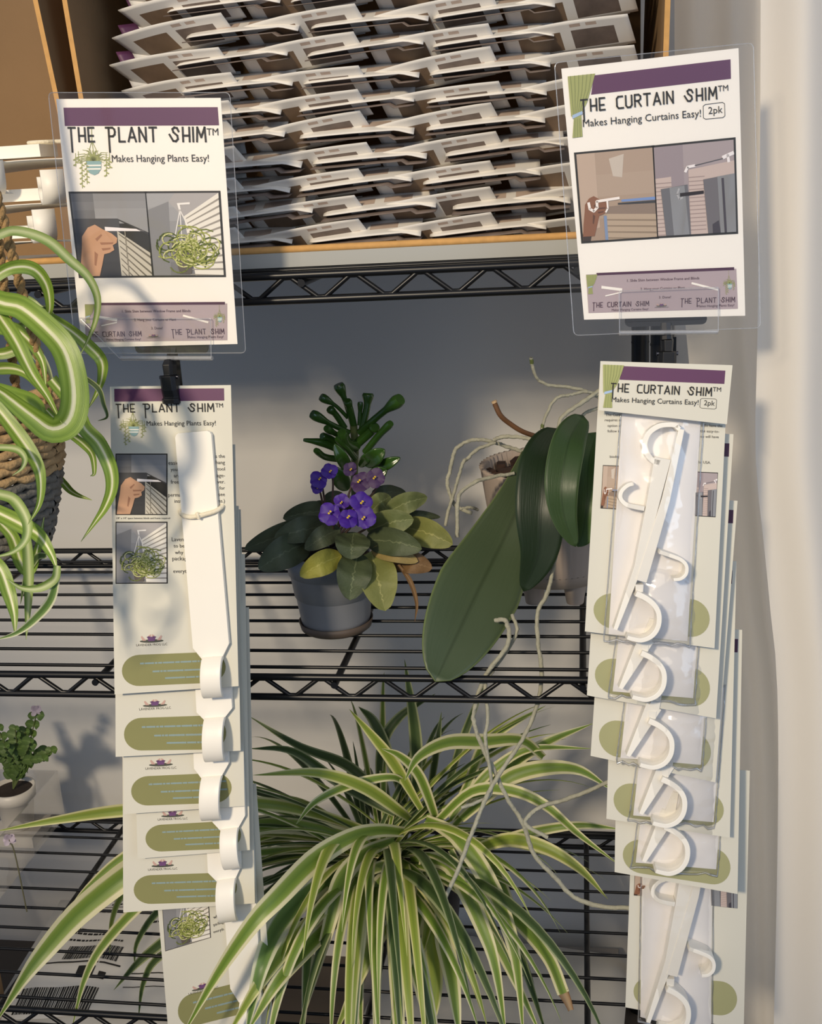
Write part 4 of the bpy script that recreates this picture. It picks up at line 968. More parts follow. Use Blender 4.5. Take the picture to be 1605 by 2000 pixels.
# ---- big spider plant on the bottom shelf
pc = at(826, 1900, .115); zb = Z2+.005
pc = Vector((pc.x, .115, zb))
sp = thing('spider_plant', 'big spider plant with white-edged leaves in a dark blue pot on the bottom shelf', 'plant', pc)
NAVY = mat('navy_glazed_pot', '20242f', .35)
po = potlathe(sp, 'pot', [(0, 0), (.034, 0), (.037, .003), (.047, .09), (.0485, .105), (.0465, .105), (.044, .092), (0, .092)], pc, NAVY)
mb = MB(); mb.use(SOIL); mb.lathe([(0, .096), (.02, .097), (.0455, .094)], pc, 24); mb.build('soil', sp, smooth=True)
crown = Vector((pc.x-.035, .11, zb+.118))
mb = MB(); mb.use(mat('spider_crown', 'a7ae78', .6)); mb.tube([pc+Vector((-.01, 0, .09)), crown], [.014, .010], 10); mb.build('crown', sp, smooth=True)
HERO = [
 ([(822, 1580), (762, 1481), (682, 1385)], 20, EDGED2, .11, .10),
 ([(1062, 1480), (1018, 1446), (944, 1448), (874, 1450), (818, 1478), (790, 1525)], 26, EDGED, .16, .02),
 ([(880, 1620), (977, 1514), (1061, 1453), (1160, 1412)], 20, EDGED, .13, .2),
 ([(880, 1600), (916, 1551), (967, 1500), (1037, 1462), (1160, 1462)], 18, EDGED, .12, .16),
 ([(900, 1600), (949, 1556), (995, 1518), (1061, 1500), (1131, 1504), (1195, 1543)], 28, EDGED, .12, .14),
 ([(880, 1590), (911, 1537), (944, 1457), (991, 1420), (1066, 1378)], 18, EDGED, .14, .22),
 ([(840, 1620), (860, 1598), (920, 1546), (991, 1542), (1061, 1570), (1131, 1630), (1210, 1690)], 20, EDGED, .10, .03),
 ([(900, 1680), (930, 1660), (991, 1640), (1061, 1654), (1131, 1696), (1187, 1756)], 24, EDGED2, .10, .04),
 ([(880, 1690), (935, 1658), (1037, 1626), (1131, 1612), (1215, 1620)], 18, EDGED, .12, .12),
 ([(830, 1600), (864, 1616), (897, 1640), (944, 1705), (986, 1794), (1009, 1887), (1023, 2040)], 32, EDGED, .09, -.04),
 ([(800, 1680), (827, 1677), (874, 1686), (902, 1724), (935, 1794), (967, 1887), (990, 2040)], 32, EDGED, .08, -.05),
 ([(776, 1655), (766, 1724), (771, 1817), (785, 1911), (780, 2040)], 30, EDGED, .06, -.04),
 ([(868, 1676), (846, 1747), (822, 1873)], 26, EDGED2, .07, .0),
 ([(855, 1700), (864, 1817), (883, 1911), (899, 2040)], 32, EDGED, .06, -.05),
 ([(827, 1680), (818, 1770), (790, 1887), (758, 2040)], 28, EDGED, .06, -.04),
 ([(790, 1625), (740, 1622), (687, 1635), (617, 1677), (547, 1747), (490, 1808), (420, 1910), (352, 2030)], 38, EDGED, (.08, .04, 0, -.05, -.095, -.115, -.125, -.13), 0),
 ([(771, 1640), (710, 1668), (664, 1724), (640, 1817), (578, 2030)], 30, EDGED, .07, -.05),
 ([(790, 1690), (762, 1686), (687, 1715), (645, 1743)], 18, EDGED2, .06, .02),
 ([(815, 1730), (799, 1752), (743, 1817), (710, 1887), (645, 2040)], 32, EDGED2, .06, -.05),
 ([(770, 1690), (752, 1714), (715, 1770), (701, 1864), (706, 2040)], 32, EDGED, .07, -.03),
 ([(690, 1680), (640, 1724), (607, 1817), (590, 2040)], 28, BLUEG, .05, -.04),
 ([(800, 1600), (780, 1584), (710, 1537), (617, 1509), (494, 1514)], 22, EDGED2, .12, .02),
 ([(800, 1540), (766, 1518), (687, 1532), (617, 1565), (578, 1610)], 16, EDGED, .12, .03),
 ([(850, 1600), (846, 1584), (818, 1514), (780, 1476), (745, 1462)], 18, EDGED, .11, .08),
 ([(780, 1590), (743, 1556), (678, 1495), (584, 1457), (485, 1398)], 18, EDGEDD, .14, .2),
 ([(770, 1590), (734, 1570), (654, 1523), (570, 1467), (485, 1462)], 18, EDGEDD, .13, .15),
 ([(760, 1640), (620, 1590), (480, 1568), (250, 1582), (120, 1600), (-10, 1624)], 24, EDGED2, .12, .0),
 ([(740, 1650), (560, 1610), (400, 1630), (300, 1680), (240, 1714), (153, 1784), (87, 1858), (44, 1915), (-10, 2000)], 46, EDGED, .10, -.05),
 ([(700, 1650), (520, 1610), (340, 1625), (240, 1674), (174, 1731), (133, 1777)], 17, EDGED, .12, .05),
 ([(740, 1670), (560, 1660), (400, 1690), (300, 1745), (209, 1836), (166, 1910), (140, 2010)], 20, EDGED, .10, .0),
 ([(700, 1670), (480, 1640), (300, 1670), (240, 1745), (218, 1801), (214, 1862)], 12, EDGED2, .11, .04),
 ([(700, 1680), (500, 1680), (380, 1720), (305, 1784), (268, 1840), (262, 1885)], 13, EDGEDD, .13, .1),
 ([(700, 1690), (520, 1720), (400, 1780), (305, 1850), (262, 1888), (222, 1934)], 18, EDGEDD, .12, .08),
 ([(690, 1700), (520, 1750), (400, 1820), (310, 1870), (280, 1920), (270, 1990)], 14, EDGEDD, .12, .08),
 ([(720, 1690), (650, 1710), (560, 1785), (512, 1880), (478, 2030)], 40, BLUEG, (.06, .03, -.03, -.09, -.11), 0),
 ([(740, 1720), (660, 1790), (600, 1850), (540, 1920), (480, 2020)], 30, EDGED, (.06, .01, -.04, -.09, -.11), 0),
 ([(730, 1710), (650, 1760), (560, 1850), (500, 1930), (440, 2030)], 26, EDGED2, (.05, 0, -.06, -.1, -.115), 0),
 ([(830, 1720), (840, 1830), (850, 1930), (835, 2040)], 28, EDGED2, .05, -.05),
 ([(820, 1700), (800, 1830), (820, 1930), (845, 2040)], 22, EDGED, .05, -.05),
 ([(880, 1660), (930, 1760), (990, 1880), (1060, 2030)], 22, EDGED, .08, .0),
 ([(890, 1650), (960, 1740), (1010, 1850), (1070, 2030)], 20, EDGEDD, .1, .03),
 ([(900, 1660), (960, 1690), (1000, 1780), (1004, 1800)], 18, EDGED, .1, .04),
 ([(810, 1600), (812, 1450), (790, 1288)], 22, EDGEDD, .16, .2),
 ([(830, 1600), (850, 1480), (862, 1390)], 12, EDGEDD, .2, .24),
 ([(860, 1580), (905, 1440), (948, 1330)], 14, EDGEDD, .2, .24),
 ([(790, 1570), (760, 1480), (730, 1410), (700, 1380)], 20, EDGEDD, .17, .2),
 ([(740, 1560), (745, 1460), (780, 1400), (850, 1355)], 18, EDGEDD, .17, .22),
]
for pts, w, m, y0, y1 in HERO: pxleaf(sp, pts, w*1.22, m, y0, y1, fold=.3, twist=random.uniform(-.35, .35), base=.5, peak=.42, tip=2.1)
# broken leaf with a dry tip
lf = pxleaf(sp, [(850, 1690), (920, 1720), (990, 1780), (1037, 1827), (1075, 1878), (1100, 1940)], 32, EDGED, .08, -.03, prof=lambda w: (lambda s: w*(.6+.4*min(1, s*2))*(1-.25*s)))
DRY = stripes('dry_leaf_tip', [(0, '7a5536'), (.2, 'b39572'), (.6, 'c4aa88'), (1, '8c6a48')], rough=.8)
mb = MB(); mb.use(DRY); leafblade(mb, [at(1099, 1937, -.029), at(1108, 1955, -.031), at(1115, 1974, -.033)], lambda s: .0058*(1-.5*s), 8, .5); mb.build('dry_tip', lf, smooth=True)
# the rest of the crown's leaves
rd = random.Random(3)
CARD_X = at(525, 1800, -.05).x
def droop_leaf(mb, c, az, el, L, w, droop, rd, m):
    d = Vector((cos(az)*cos(el), sin(az)*cos(el), sin(el))); p = Vector(c); P = [p.copy()]
    for i in range(12):
        d = (d+Vector((0, 0, -droop*(.35+i/9)))).normalized(); p = p+d*(L/12); P.append(p.copy())
        if p.y < .0 and p.x < CARD_X: return      # would run into the hanging cards
    mb.use(m); leafblade(mb, P, strap(w, .5, .35, 1.7), 20, .32, rd.uniform(-.6, .6), side=Vector((-sin(az), cos(az), 0)), ncross=4)
mb = MB()
for i in range(95):
    az = rd.uniform(-.1, 1.15)*pi if rd.random() < .62 else rd.uniform(1.0, 1.3)*pi
    el = rd.uniform(.05, .9); L = rd.uniform(.14, .27)
    c = crown+Vector((rd.uniform(-.02, .02), rd.uniform(-.015, .02), rd.uniform(-.012, .01)))
    lim = (WALLY-.03-c.y)/max(.05, sin(az)) if sin(az) > .05 else 9
    L = min(L, max(.08, lim*1.0))
    droop_leaf(mb, c, az, el, L, rd.uniform(.0028, .0048), rd.uniform(.05, .13), rd, rd.choice((EDGEDD, EDGEDD, EDGED, EDGED2)))
for i in range(46):
    az = rd.uniform(1.3, 1.9)*pi; el = rd.uniform(.25, 1.0); L = rd.uniform(.2, .34)
    c = crown+Vector((rd.uniform(-.02, .025), rd.uniform(-.02, .0), rd.uniform(-.012, .006)))
    droop_leaf(mb, c, az, el, L, rd.uniform(.0048, .0075), rd.uniform(.14, .24), rd, rd.choice((EDGED, EDGED, EDGED2, EDGEDD)))
o = mb.build('foliage', sp, smooth=True); o['kind'] = 'stuff'
# ---- hanging spider plant at the left edge
hb = at(-14, 905, -.125); hb = Vector((hb.x, -.125, at(-14, 1070, -.125).z))
hp_ = thing('hanging_spider_plant', 'spider plant with pale-centred leaves hanging in a woven basket at the left edge', 'plant', hb)
H = at(-14, 790, -.125).z-hb.z; k = mpp(at(0, 900, -.125))
JUTE = mat('natural_jute', 'a68a64', .9, noise=.35, nscale=90, bump=.8, bscale=260); GJUTE = mat('grey_dyed_jute', '67645f', .9, noise=.4, nscale=90, bump=.8, bscale=260)
bk = []
rows = 17
bas = None
for part, r0, r1, m in (('woven_base', 0, 9, GJUTE), ('woven_upper', 9, rows, JUTE)):
    mb = MB(); mb.use(m)
    for i in range(r0, r1):
        z = H*(i+.5)/rows; r = (78+72*(i/rows)**.75)*k; pts = []
        rr = random.Random(i)
        for a in range(61):
            an = 2*pi*a/60; q = r+.0012*sin(an*22+i*1.7)+.0008*rr.uniform(-1, 1); pts.append(hb+Vector((q*cos(an), q*sin(an), z+.0014*sin(an*17+i*2.3))))
        mb.tube(pts, H/rows*.56, 7, False)
    if r0 == 0: mb.lathe([(0, .002), (76*k, .002)], hb, 30)
    b_ = mb.build(part, hp_, smooth=True)
mb = MB(); mb.use(SOIL); mb.lathe([(0, H*.86), (140*k, H*.84)], hb, 30); mb.build('soil', hp_, smooth=True)
ROPE = mat('jute_rope', '9a7c52', .95, noise=.4, nscale=200, bump=1, bscale=400)
top = Vector((hb.x-.005, -.125, .34))
def rope(p0, p1):
    mb = MB(); mb.use(ROPE); n = 70; d = (p1-p0); a = d.orthogonal().normalized(); b = d.normalized().cross(a)
    for ph in (0, pi):
        mb.tube([p0+d*(i/n)+(a*cos(i*.9+ph)+b*sin(i*.9+ph))*.0018 for i in range(n+1)], .0023, 6)
    mb.build('hanging_rope', hp_, smooth=True)
r_out = 148*k
pr = at(62, 600, -.125); pr0 = at(-20, 330, -.125)
rope(hb+Vector((r_out*.95, 0, H*.95)), pr0); rope(hb+Vector((-r_out*.95, 0, H*.95)), pr0+Vector((-.01, 0, 0))); rope(hb+Vector((0, r_out*.9, H*.95)), pr0)
mb = MB(); mb.use(ROPE); mb.tube([pr0, Vector((pr0.x-.02, -.125, .42))], .004, 8); mb.build('hanging_rope', hp_, smooth=True)
HL = [
 ([(-70, 500), (0, 458), (40, 452), (93, 470), (134, 506), (171, 540), (190, 581), (187, 624), (171, 665), (154, 697)], 20, CENTR2, -0.145, -0.105, .2, .5),
 ([(-60, 585), (0, 534), (37, 521), (69, 528), (90, 556), (97, 593), (92, 618), (70, 640)], 28, CENTR, -0.155, -0.115, .3, .6),
 ([(-50, 570), (0, 590), (40, 600), (87, 637), (125, 680), (143, 736), (146, 790), (132, 828), (100, 840), (62, 815), (0, 766), (-40, 740)], 60, CENTR, -0.155, -0.215, .35, .9),
 ([(-20, 590), (0, 618), (31, 665), (62, 727), (93, 774), (120, 826)], 32, CENTR, -0.145, -0.195, .3, .5),
 ([(60, 600), (130, 640), (174, 677), (198, 705), (199, 735), (190, 765), (170, 802)], 26, CENTR, -0.095, -0.085, .3, .5),
 ([(130, 720), (168, 740), (193, 761), (202, 789), (209, 814), (191, 822)], 11, EDGEDD, -0.115, -0.115, .4, .5),
 ([(100, 740), (150, 800), (165, 836), (193, 867), (215, 914), (218, 954), (205, 990), (185, 1020), (158, 1058)], 32, CENTR, -0.145, -0.155, .3, .5),
 ([(90, 800), (131, 842), (162, 867), (180, 889), (184, 923), (176, 930)], 17, CENTR, -0.145, -0.145, .4, .4),
 ([(90, 900), (125, 945), (146, 964), (180, 977)], 15, CENTR, -0.085, -0.105, .3, .3),
 ([(-30, 770), (0, 803), (33, 845), (62, 887), (79, 928), (77, 982), (54, 1026)], 32, CENTR, -0.185, -0.205, .35, .5),
 ([(-40, 878), (0, 874), (33, 878), (48, 895), (43, 914), (24, 929)], 15, CENTR2, -0.195, -0.215, .4, .5),
 ([(-40, 960), (0, 966), (29, 978), (52, 1018), (50, 1053), (25, 1078), (-20, 1090)], 24, CENTR2, -0.185, -0.225, .4, .6),
 ([(-50, 980), (0, 1003), (41, 1024), (75, 1045), (100, 1082), (112, 1116)], 36, CENTR, -0.185, -0.205, .3, .4),
 ([(112, 1105), (106, 1132), (75, 1149), (41, 1148), (12, 1130)], 18, CENTR2, -0.205, -0.215, .4, .6),
 ([(112, 1112), (100, 1169), (70, 1207), (33, 1236), (-10, 1250)], 20, BLUEG, -0.205, -0.215, .4, .5),
 ([(-30, 1080), (0, 1111), (17, 1157), (27, 1198), (30, 1242)], 32, CENTR, -0.185, -0.205, .35, .5),
 ([(50, 1040), (54, 1078), (56, 1136), (54, 1198), (51, 1250)], 22, CENTR2, -0.175, -0.185, .4, .5),
 ([(0, 1020), (25, 1050), (42, 1100), (60, 1112), (76, 1062), (86, 1010)], 28, CENTR, -0.165, -0.165, .35, .5),
 ([(-40, 640), (0, 640), (40, 650), (80, 700), (90, 760)], 30, CENTR, -0.115, -0.135, .35, .5),
 ([(-40, 690), (10, 690), (60, 668), (90, 640)], 24, CENTR, -0.105, -0.095, .35, .4),
 ([(-40, 650), (10, 600), (50, 585), (85, 600)], 26, CENTR2, -0.095, -0.095, .35, .4),
 ([(-40, 740), (0, 720), (50, 730), (100, 790)], 26, CENTR, -0.090, -0.135, .35, .4),
 ([(-40, 760), (20, 780), (60, 800), (70, 830)], 60, CENTR, -0.165, -0.195, .3, .3),
 ([(20, 660), (60, 620), (88, 606), (110, 640), (112, 700)], 20, EDGEDD, -0.085, -0.085, .3, .5),
 ([(40, 690), (70, 690), (96, 740), (98, 800)], 22, EDGEDD, -0.095, -0.105, .3, .5),
 ([(90, 1085), (70, 1090), (50, 1130), (40, 1180)], 14, EDGEDD, -0.165, -0.165, .3, .5),
]
for pts, w, m, y0, y1, fo, tw in HL: pxleaf(hp_, pts, w, m, y0, y1, fold=fo, twist=random.choice((-1, 1))*tw*.5, base=.75, peak=.6 if w > 50 else .35, tip=2.2 if w > 50 else 1.6, nseg=40, wave=.05)
# ---- african violet
VG = lambda n, a, b, c, **k: stripes(n, [(0, a), (.25, b), (.47, b), (.5, c), (.53, b), (.75, b), (1, a)], nscale=(6, 3, 1), namp=.12, rough=.6, trans=.12, bump=.5, var=.5, **k)
VSHADED = VG('violet_leaf_shaded', '4a5440', '556048', '6f7a60'); VMID = VG('violet_leaf_mid', '465036', '525d3e', '7c8560'); VLIT = VG('violet_leaf_lit', '7d8455', '6b7546', '979d6c')  # shade in the colour: shaded copy for left and back leaves, lit copy at right
VYEL = VG('violet_leaf_yellow', '8a8838', '9a983f', 'b2ae5a'); VYG = VG('violet_leaf_yellow_green', '87894a', '7b7f43', 'a7a566'); VBR = VG('violet_leaf_brown', '6e5334', '7c5f3c', '94784f'); VTAN = VG('violet_leaf_tan', '94834e', 'a08c55', 'b5a268')
vz = Z1+.005
vp = Vector((at(660, 1255, .105).x, .105, vz))
vi = thing('african_violet', 'purple-flowered african violet in a grey pot in the middle of the shelf', 'plant', vp)
GREYP = mat('grey_plastic_pot', '7e8187', .42); SAUC = mat('dusty_saucer', '5a4e45', .55, noise=.2)
kv = mpp(at(650, 1180, .07))
potlathe(vi, 'saucer', [(0, 0), (.032, 0), (.0345, .002), (.0362, .0095), (.0352, .0095), (.033, .005), (0, .004)], vp, SAUC)
potlathe(vi, 'pot', [(0, .004), (.0325, .004), (.034, .012), (.0368, .035), (.0371, .036), (.038, .0365), (.0408, .058), (.0412, .059), (.0422, .0595), (.0445, .081), (.0425, .081), (.04, .06), (0, .06)], vp, GREYP)
mb = MB(); mb.use(SOIL); mb.lathe([(0, .072), (.039, .070)], vp, 24); mb.build('soil', vi, smooth=True)
V = lambda x, y: (x/3.449+470, y/3.449+720)
VL = [  # base, tip, width(crop px), material, y0, y1
 ((880, 850), (1115, 835), 85, VSHADED, .13, .16), ((560, 900), (700, 860), 80, VSHADED, .13, .15), ((600, 960), (480, 930), 80, VSHADED, .13, .14),
 ((1060, 1000), (1345, 1000), 55, VSHADED, .12, .13), ((880, 960), (1010, 862), 120, VLIT, .11, .12), ((980, 970), (1258, 868), 130, VLIT, .10, .11),
 ((620, 960), (285, 1010), 135, VSHADED, .11, .10), ((560, 1050), (25, 1215), 150, VSHADED, .10, .07), ((430, 1140), (160, 1210), 100, VSHADED, .095, .075), ((600, 1060), (225, 1140), 160, VSHADED, .09, .06),
 ((850, 1090), (1165, 1015), 165, VLIT, .09, .07), ((1080, 1060), (1428, 1185), 175, VYG, .10, .07),
 ((1010, 1290), (1290, 1345), 140, VBR, .075, .06), ((880, 1225), (1195, 1300), 100, VTAN, .07, .055),
 ((470, 1160), (120, 1350), 200, VSHADED, .08, .04), ((840, 1150), (1220, 1215), 170, VMID, .08, .045),
 ((670, 1080), (430, 1215), 130, VSHADED, .08, .055), ((880, 1230), (975, 1632), 235, VYG, .07, .03), ((790, 1240), (735, 1560), 215, VMID, .06, .025), ((760, 1100), (745, 1285), 215, VMID, .07, .04), 
 ((680, 1260), (400, 1400), 150, VYEL, .05, .025),
]
for i, (b, tp, w, m, y0, y1) in enumerate(VL):
    (x0, y0p), (x1, y1p) = V(*b), V(*tp); mid = ((x0+x1)/2, (y0p+y1p)/2-4)
    pxleaf(vi, [(x0, y0p), mid, (x1, y1p)], w/3.449*1.14, m, y0, y1, fold=.22, twist=random.uniform(-.3, .3), prof=lambda w: oval(w, .8, .55), nseg=24, wave=.05, bulge=.012, ncross=8)
pxleaf(vi, [V(1060, 1320), V(1140, 1430), V(1185, 1580), V(1172, 1705)], 40/3.449, VBR, .06, .04, name='withered_leaf', fold=.6)
VIO = mat('violet_petal', '3f158c', .55, noise=.15, nscale=80, trans=.15); VIOD = mat('violet_petal_dark', '3d2352', .6, noise=.2, nscale=80, trans=.1); YEL = mat('yellow_anther', 'e8c52c', .5); STEM = mat('violet_stalk', '4d3a35', .6)
def flower(px, py, Y, r, m, tilt=0, squash=1, seed=0):
    rd = random.Random(seed); c = at(px, py, Y); kk = mpp(c); r *= kk; n = (EYE-c).normalized(); n = (n+Vector((rd.uniform(-.35, .35), 0, rd.uniform(-.1, .4)))).normalized(); x = n.orthogonal().normalized(); y = n.cross(x); a0 = rd.uniform(0, 6)
    mb = MB(); mb.use(m)
    for i in range(5):
        a = a0+2*pi*i/5; d = x*cos(a)+y*sin(a); e = -x*sin(a)+y*cos(a); R = r*(1.0 if i < 3 else .8); rows = []
        for j in range(7):
            s = j/6; w = R*.62*sin(pi*min(1, .12+s*.8))**.7; h = n*(.25*R*(s-.4*s*s)-.0006*i)
            rows.append([c+d*(R*s)+e*(w*t)+h-n*(abs(t)*.12*R)*(1 if t else 0)+n*rd.uniform(-.03, .03)*R for t in (-1, -.5, 0, .5, 1)])
        mb.grid(rows)
    f = mb.build('flower', vi, smooth=True, sub=1)
    mb = MB(); mb.use(YEL)
    for s in (-1, 1): q = c+n*r*.3+x*s*r*.1; mb.tube([q, q+n*r*.1+y*r*.06], [r*.09, r*.07], 8)
    mb.build('anther', f, smooth=True)
    mb = MB(); mb.use(STEM); mb.tube(smoothpath([c-n*r*.1, c+Vector((0, .01, -.012)), Vector((vp.x, vp.y, vz+.082))], 12), .0011, 6); mb.build('flower_stalk', f, smooth=True)
for i, (x, y, r, m, Y) in enumerate(((810, 905, 80, VIO, .06), (605, 975, 85, VIO, .055), (718, 1005, 76, VIO, .045), (830, 1010, 85, VIO, .05), (680, 900, 60, VIO, .07), (530, 745, 66, VIO, .09), (600, 695, 60, VIO, .095), (520, 800, 48, VIO, .09), (800, 765, 80, VIOD, .1), (900, 735, 72, VIOD, .1), (740, 680, 52, VIOD, .11))):
    flower(*V(x, y), Y, r/3.449, m, seed=i)
# ---- jade plant behind it
jp = Vector((at(690, 1080, .24).x, .265, vz)); je = thing('jade_plant', 'dark green finger-leaved jade plant rising behind the violet', 'plant', jp)
PALE = mat('pale_glazed_pot', 'c9beb0', .5)
jh = at(690, 1000, .24).z-vz
potlathe(je, 'pot', [(0, 0), (.030, 0), (.033, .004), (.042, jh), (.0395, jh), (.037, jh-.01), (0, jh-.01)], jp, PALE)
mb = MB(); mb.use(SOIL); mb.lathe([(0, jh-.006), (.039, jh-.008)], jp, 24); mb.build('soil', je, smooth=True)
JADE = mat('jade_leaf', '34561f', .22, noise=.25, nscale=40, spec=.6, trans=.05); JST = mat('jade_stem', '5e6a3a', .6)
mb = MB(); mb.use(JST); tp = at(*V(760, 380), .225); mb.tube(smoothpath([jp+Vector((0, 0, jh-.008)), at(*V(765, 700), .235), at(*V(770, 540), .23), tp], 16), .004, 8); mb.build('stem', je, smooth=True)
JT = [([(760, 400), (705, 220), (657, 105)], 20, 36, .22), ([(720, 330), (640, 250), (540, 190)], 14, 28, .21), ([(730, 430), (610, 375), (480, 305)], 20, 32, .2), ([(815, 420), (850, 260), (858, 165)], 26, 36, .23), ([(800, 430), (950, 300), (1075, 205)], 26, 42, .2),
      ([(800, 380), (806, 225)], 16, 18, .225), ([(840, 560), (930, 450), (1010, 368)], 26, 24, .2), ([(680, 550), (550, 500), (425, 480)], 30, 12, .2), ([(670, 610), (570, 595), (505, 550)], 24, 20, .195), ([(760, 380), (735, 270), (718, 215)], 26, 26, .215), ([(790, 500), (880, 420), (905, 390)], 34, 34, .215),
      ([(700, 460), (640, 440), (575, 400)], 20, 24, .2), ([(700, 400), (640, 310), (595, 268)], 24, 26, .215), ([(700, 540), (600, 470), (545, 455)], 26, 24, .21), ([(780, 520), (720, 500), (680, 430)], 40, 34, .2), ([(770, 600), (720, 540), (650, 470)], 26, 22, .2)]
for pts, r0, r1, Y in JT:
    P = [at(*V(*p), .225+(Y-.225)*i/(len(pts)-1)) for i, p in enumerate(pts)]; kk = mpp(P[0])/3.449; Q = smoothpath(P, 14); R = []
    for i in range(14):
        s = i/13; r = r0*.8+(r0*.75-r0*.8)*s
        if s > .6: r = r0*.75+(r1-r0*.75)*sin((s-.6)/.4*pi/2)
        if s > .93: r *= .78
        R.append(r*kk*1.22)
    mb = MB(); mb.use(JADE); mb.tube(Q, R, 12); e = mb.build('finger_leaf', je, smooth=True, sub=1)
for b, tp, w, Y in (((735, 700), (630, 505), 90, .19), ((830, 650), (970, 545), 120, .19), ((880, 690), (1075, 600), 85, .195), ((860, 740), (985, 680), 110, .185), ((720, 820), (620, 660), 120, .18), ((800, 660), (880, 560), 70, .2)):
    (x0, y0), (x1, y1) = V(*b), V(*tp)
    P = [at(x0, y0, Y+.02), at((x0+x1)/2, (y0+y1)/2, Y), at(x1, y1, Y)]; w = w/3.449*mpp(P[1])/2
    mb = MB(); mb.use(JADE); leafblade(mb, P, oval(w, .8, .6), 16, .25, 0); mb.build('round_leaf', je, smooth=True, solid=.0025, sub=1)
# ---- orchid
op = Vector((at(1085, 1190, .19).x, .20, vz)); orc = thing('orchid', 'orchid with broad dark leaves and long pale air roots in a ribbed pot', 'plant', op)
RIB = mat('ribbed_beige_pot', 'b3a396', .6); oh = at(1000, 905, .2).z-vz
rib = lambda k, r: r*(1+.018*(1 if k % 2 else -1)) if r > .045 else r
potlathe(orc, 'pot', [(0, .022), (.040, .020), (.053, .022), (.0575, .034)], op, RIB, 120)
potlathe(orc, 'pot', [(.0575, .034), (.059, .04), (.071, oh-.004), (.0725, oh), (.069, oh), (.066, oh-.015), (0, oh-.015)], op, RIB, 120, rmod=rib)
for a in (4.1, 5.3, 1.6):
    mb = MB(); mb.use(RIB); mb.lathe([(.0085, 0), (.012, .022)], op+Vector((.036*cos(a), .036*sin(a), 0)), 14); mb.lathe([(0, .0), (.0085, 0)], op+Vector((.036*cos(a), .036*sin(a), 0)), 14); mb.build('pot_foot', orc, smooth=True)
BARK = mat('orchid_bark', '3c2a22', .95, noise=.5, nscale=60, bump=1); mb = MB(); mb.use(BARK)
for i in range(60):
    a, r = random.uniform(0, 6.28), .064*random.random()**.5; mb.box(op+Vector((r*cos(a), r*sin(a), oh-.012+random.uniform(-.002, .006))), (.014, .009, .007), Matrix.Rotation(random.uniform(0, 3), 3, 'Z') @ Matrix.Rotation(random.uniform(-.5, .5), 3, 'X'))
mb.build('bark_chips', orc)
OL = lambda n, a, b, c: stripes(n, [(0, a), (.03, b), (.46, b), (.5, c), (.54, b), (.97, b), (1, a)], nscale=(30, 1.5, 1), namp=.01, rough=.42, trans=.06, bump=.25, var=.2)
ORA = OL('orchid_leaf_front', '70804f', '46553a', '38462c'); ORB = OL('orchid_leaf_dark', '2c3f2c', '22331f', '1c2b19'); ORC = OL('orchid_leaf_mid', '5a6f4c', '38502f', '2e4427'); ORD_ = OL('orchid_leaf_light', '5e7a3c', '45632a', '3a5623')
def oleaf(pts, w, m, ys, name='leaf', fold=.18, twist=0, prof=None):
    P = [at(x, y, Y) for (x, y), Y in zip(pts, ys)]; w = w*mpp(P[len(P)//2])/2
    mb = MB(); mb.use(m); leafblade(mb, P, (prof or (lambda w: (lambda s: w*min(1, .35+1.1*s)*max(0, 1-max(0, (s-.45)/.55)**2.6)**.6+.0003)))(w), 36, fold, twist, ncross=10); return mb.build(name, orc, smooth=True, solid=.0016)
oleaf([(1165, 845), (1150, 900), (1146, 980), (1138, 1040), (1128, 1068)], 72, ORD_, (.12, .08, .055, .05, .05), prof=lambda w: oval(w, .7, .6))
oleaf([(1092, 838), (1066, 900), (1056, 990), (1052, 1080), (1022, 1155)], 104, ORB, (.12, .07, .045, .04, .045), prof=lambda w: oval(w, .7, .55))
oleaf([(1138, 812), (1112, 860), (1097, 940), (1102, 1010), (1124, 1068)], 70, ORC, (.10, .055, .03, .025, .025), prof=lambda w: oval(w, .7, .55))
oleaf([(1046, 890), (1018, 975), (980, 1060), (935, 1150), (892, 1240), (850, 1331)], 172, ORA, (.15, .115, .085, .045, .01, -.02))
mb = MB(); mb.use(mat('cut_flower_stem', '6b4a2e', .6)); mb.tube(smoothpath([at(*p, Y) for p, Y in (((966, 788), .13), ((977, 811), .13), ((995, 827), .135), ((1023, 844), .14), ((1066, 858), .16))], 20), [.0024]*19+[.003], 10); cs = mb.build('cut_stem', orc, smooth=True)
mb = MB(); mb.use(mat('cut_end', 'c7ab86', .8)); q = at(966, 787, .13); mb.tube([q, q+Vector((-.0008, 0, .002))], .0026, 10); mb.build('cut_tip', cs)
ROOT = mat('orchid_air_root', 'a3a291', .85, noise=.3, nscale=160, bump=.6, bscale=300); RGR = mat('orchid_root_tip', '5f6b3a', .6)
X5 = lambda pts: [(820+x/4.338, 680+y/4.338) for x, y in pts]
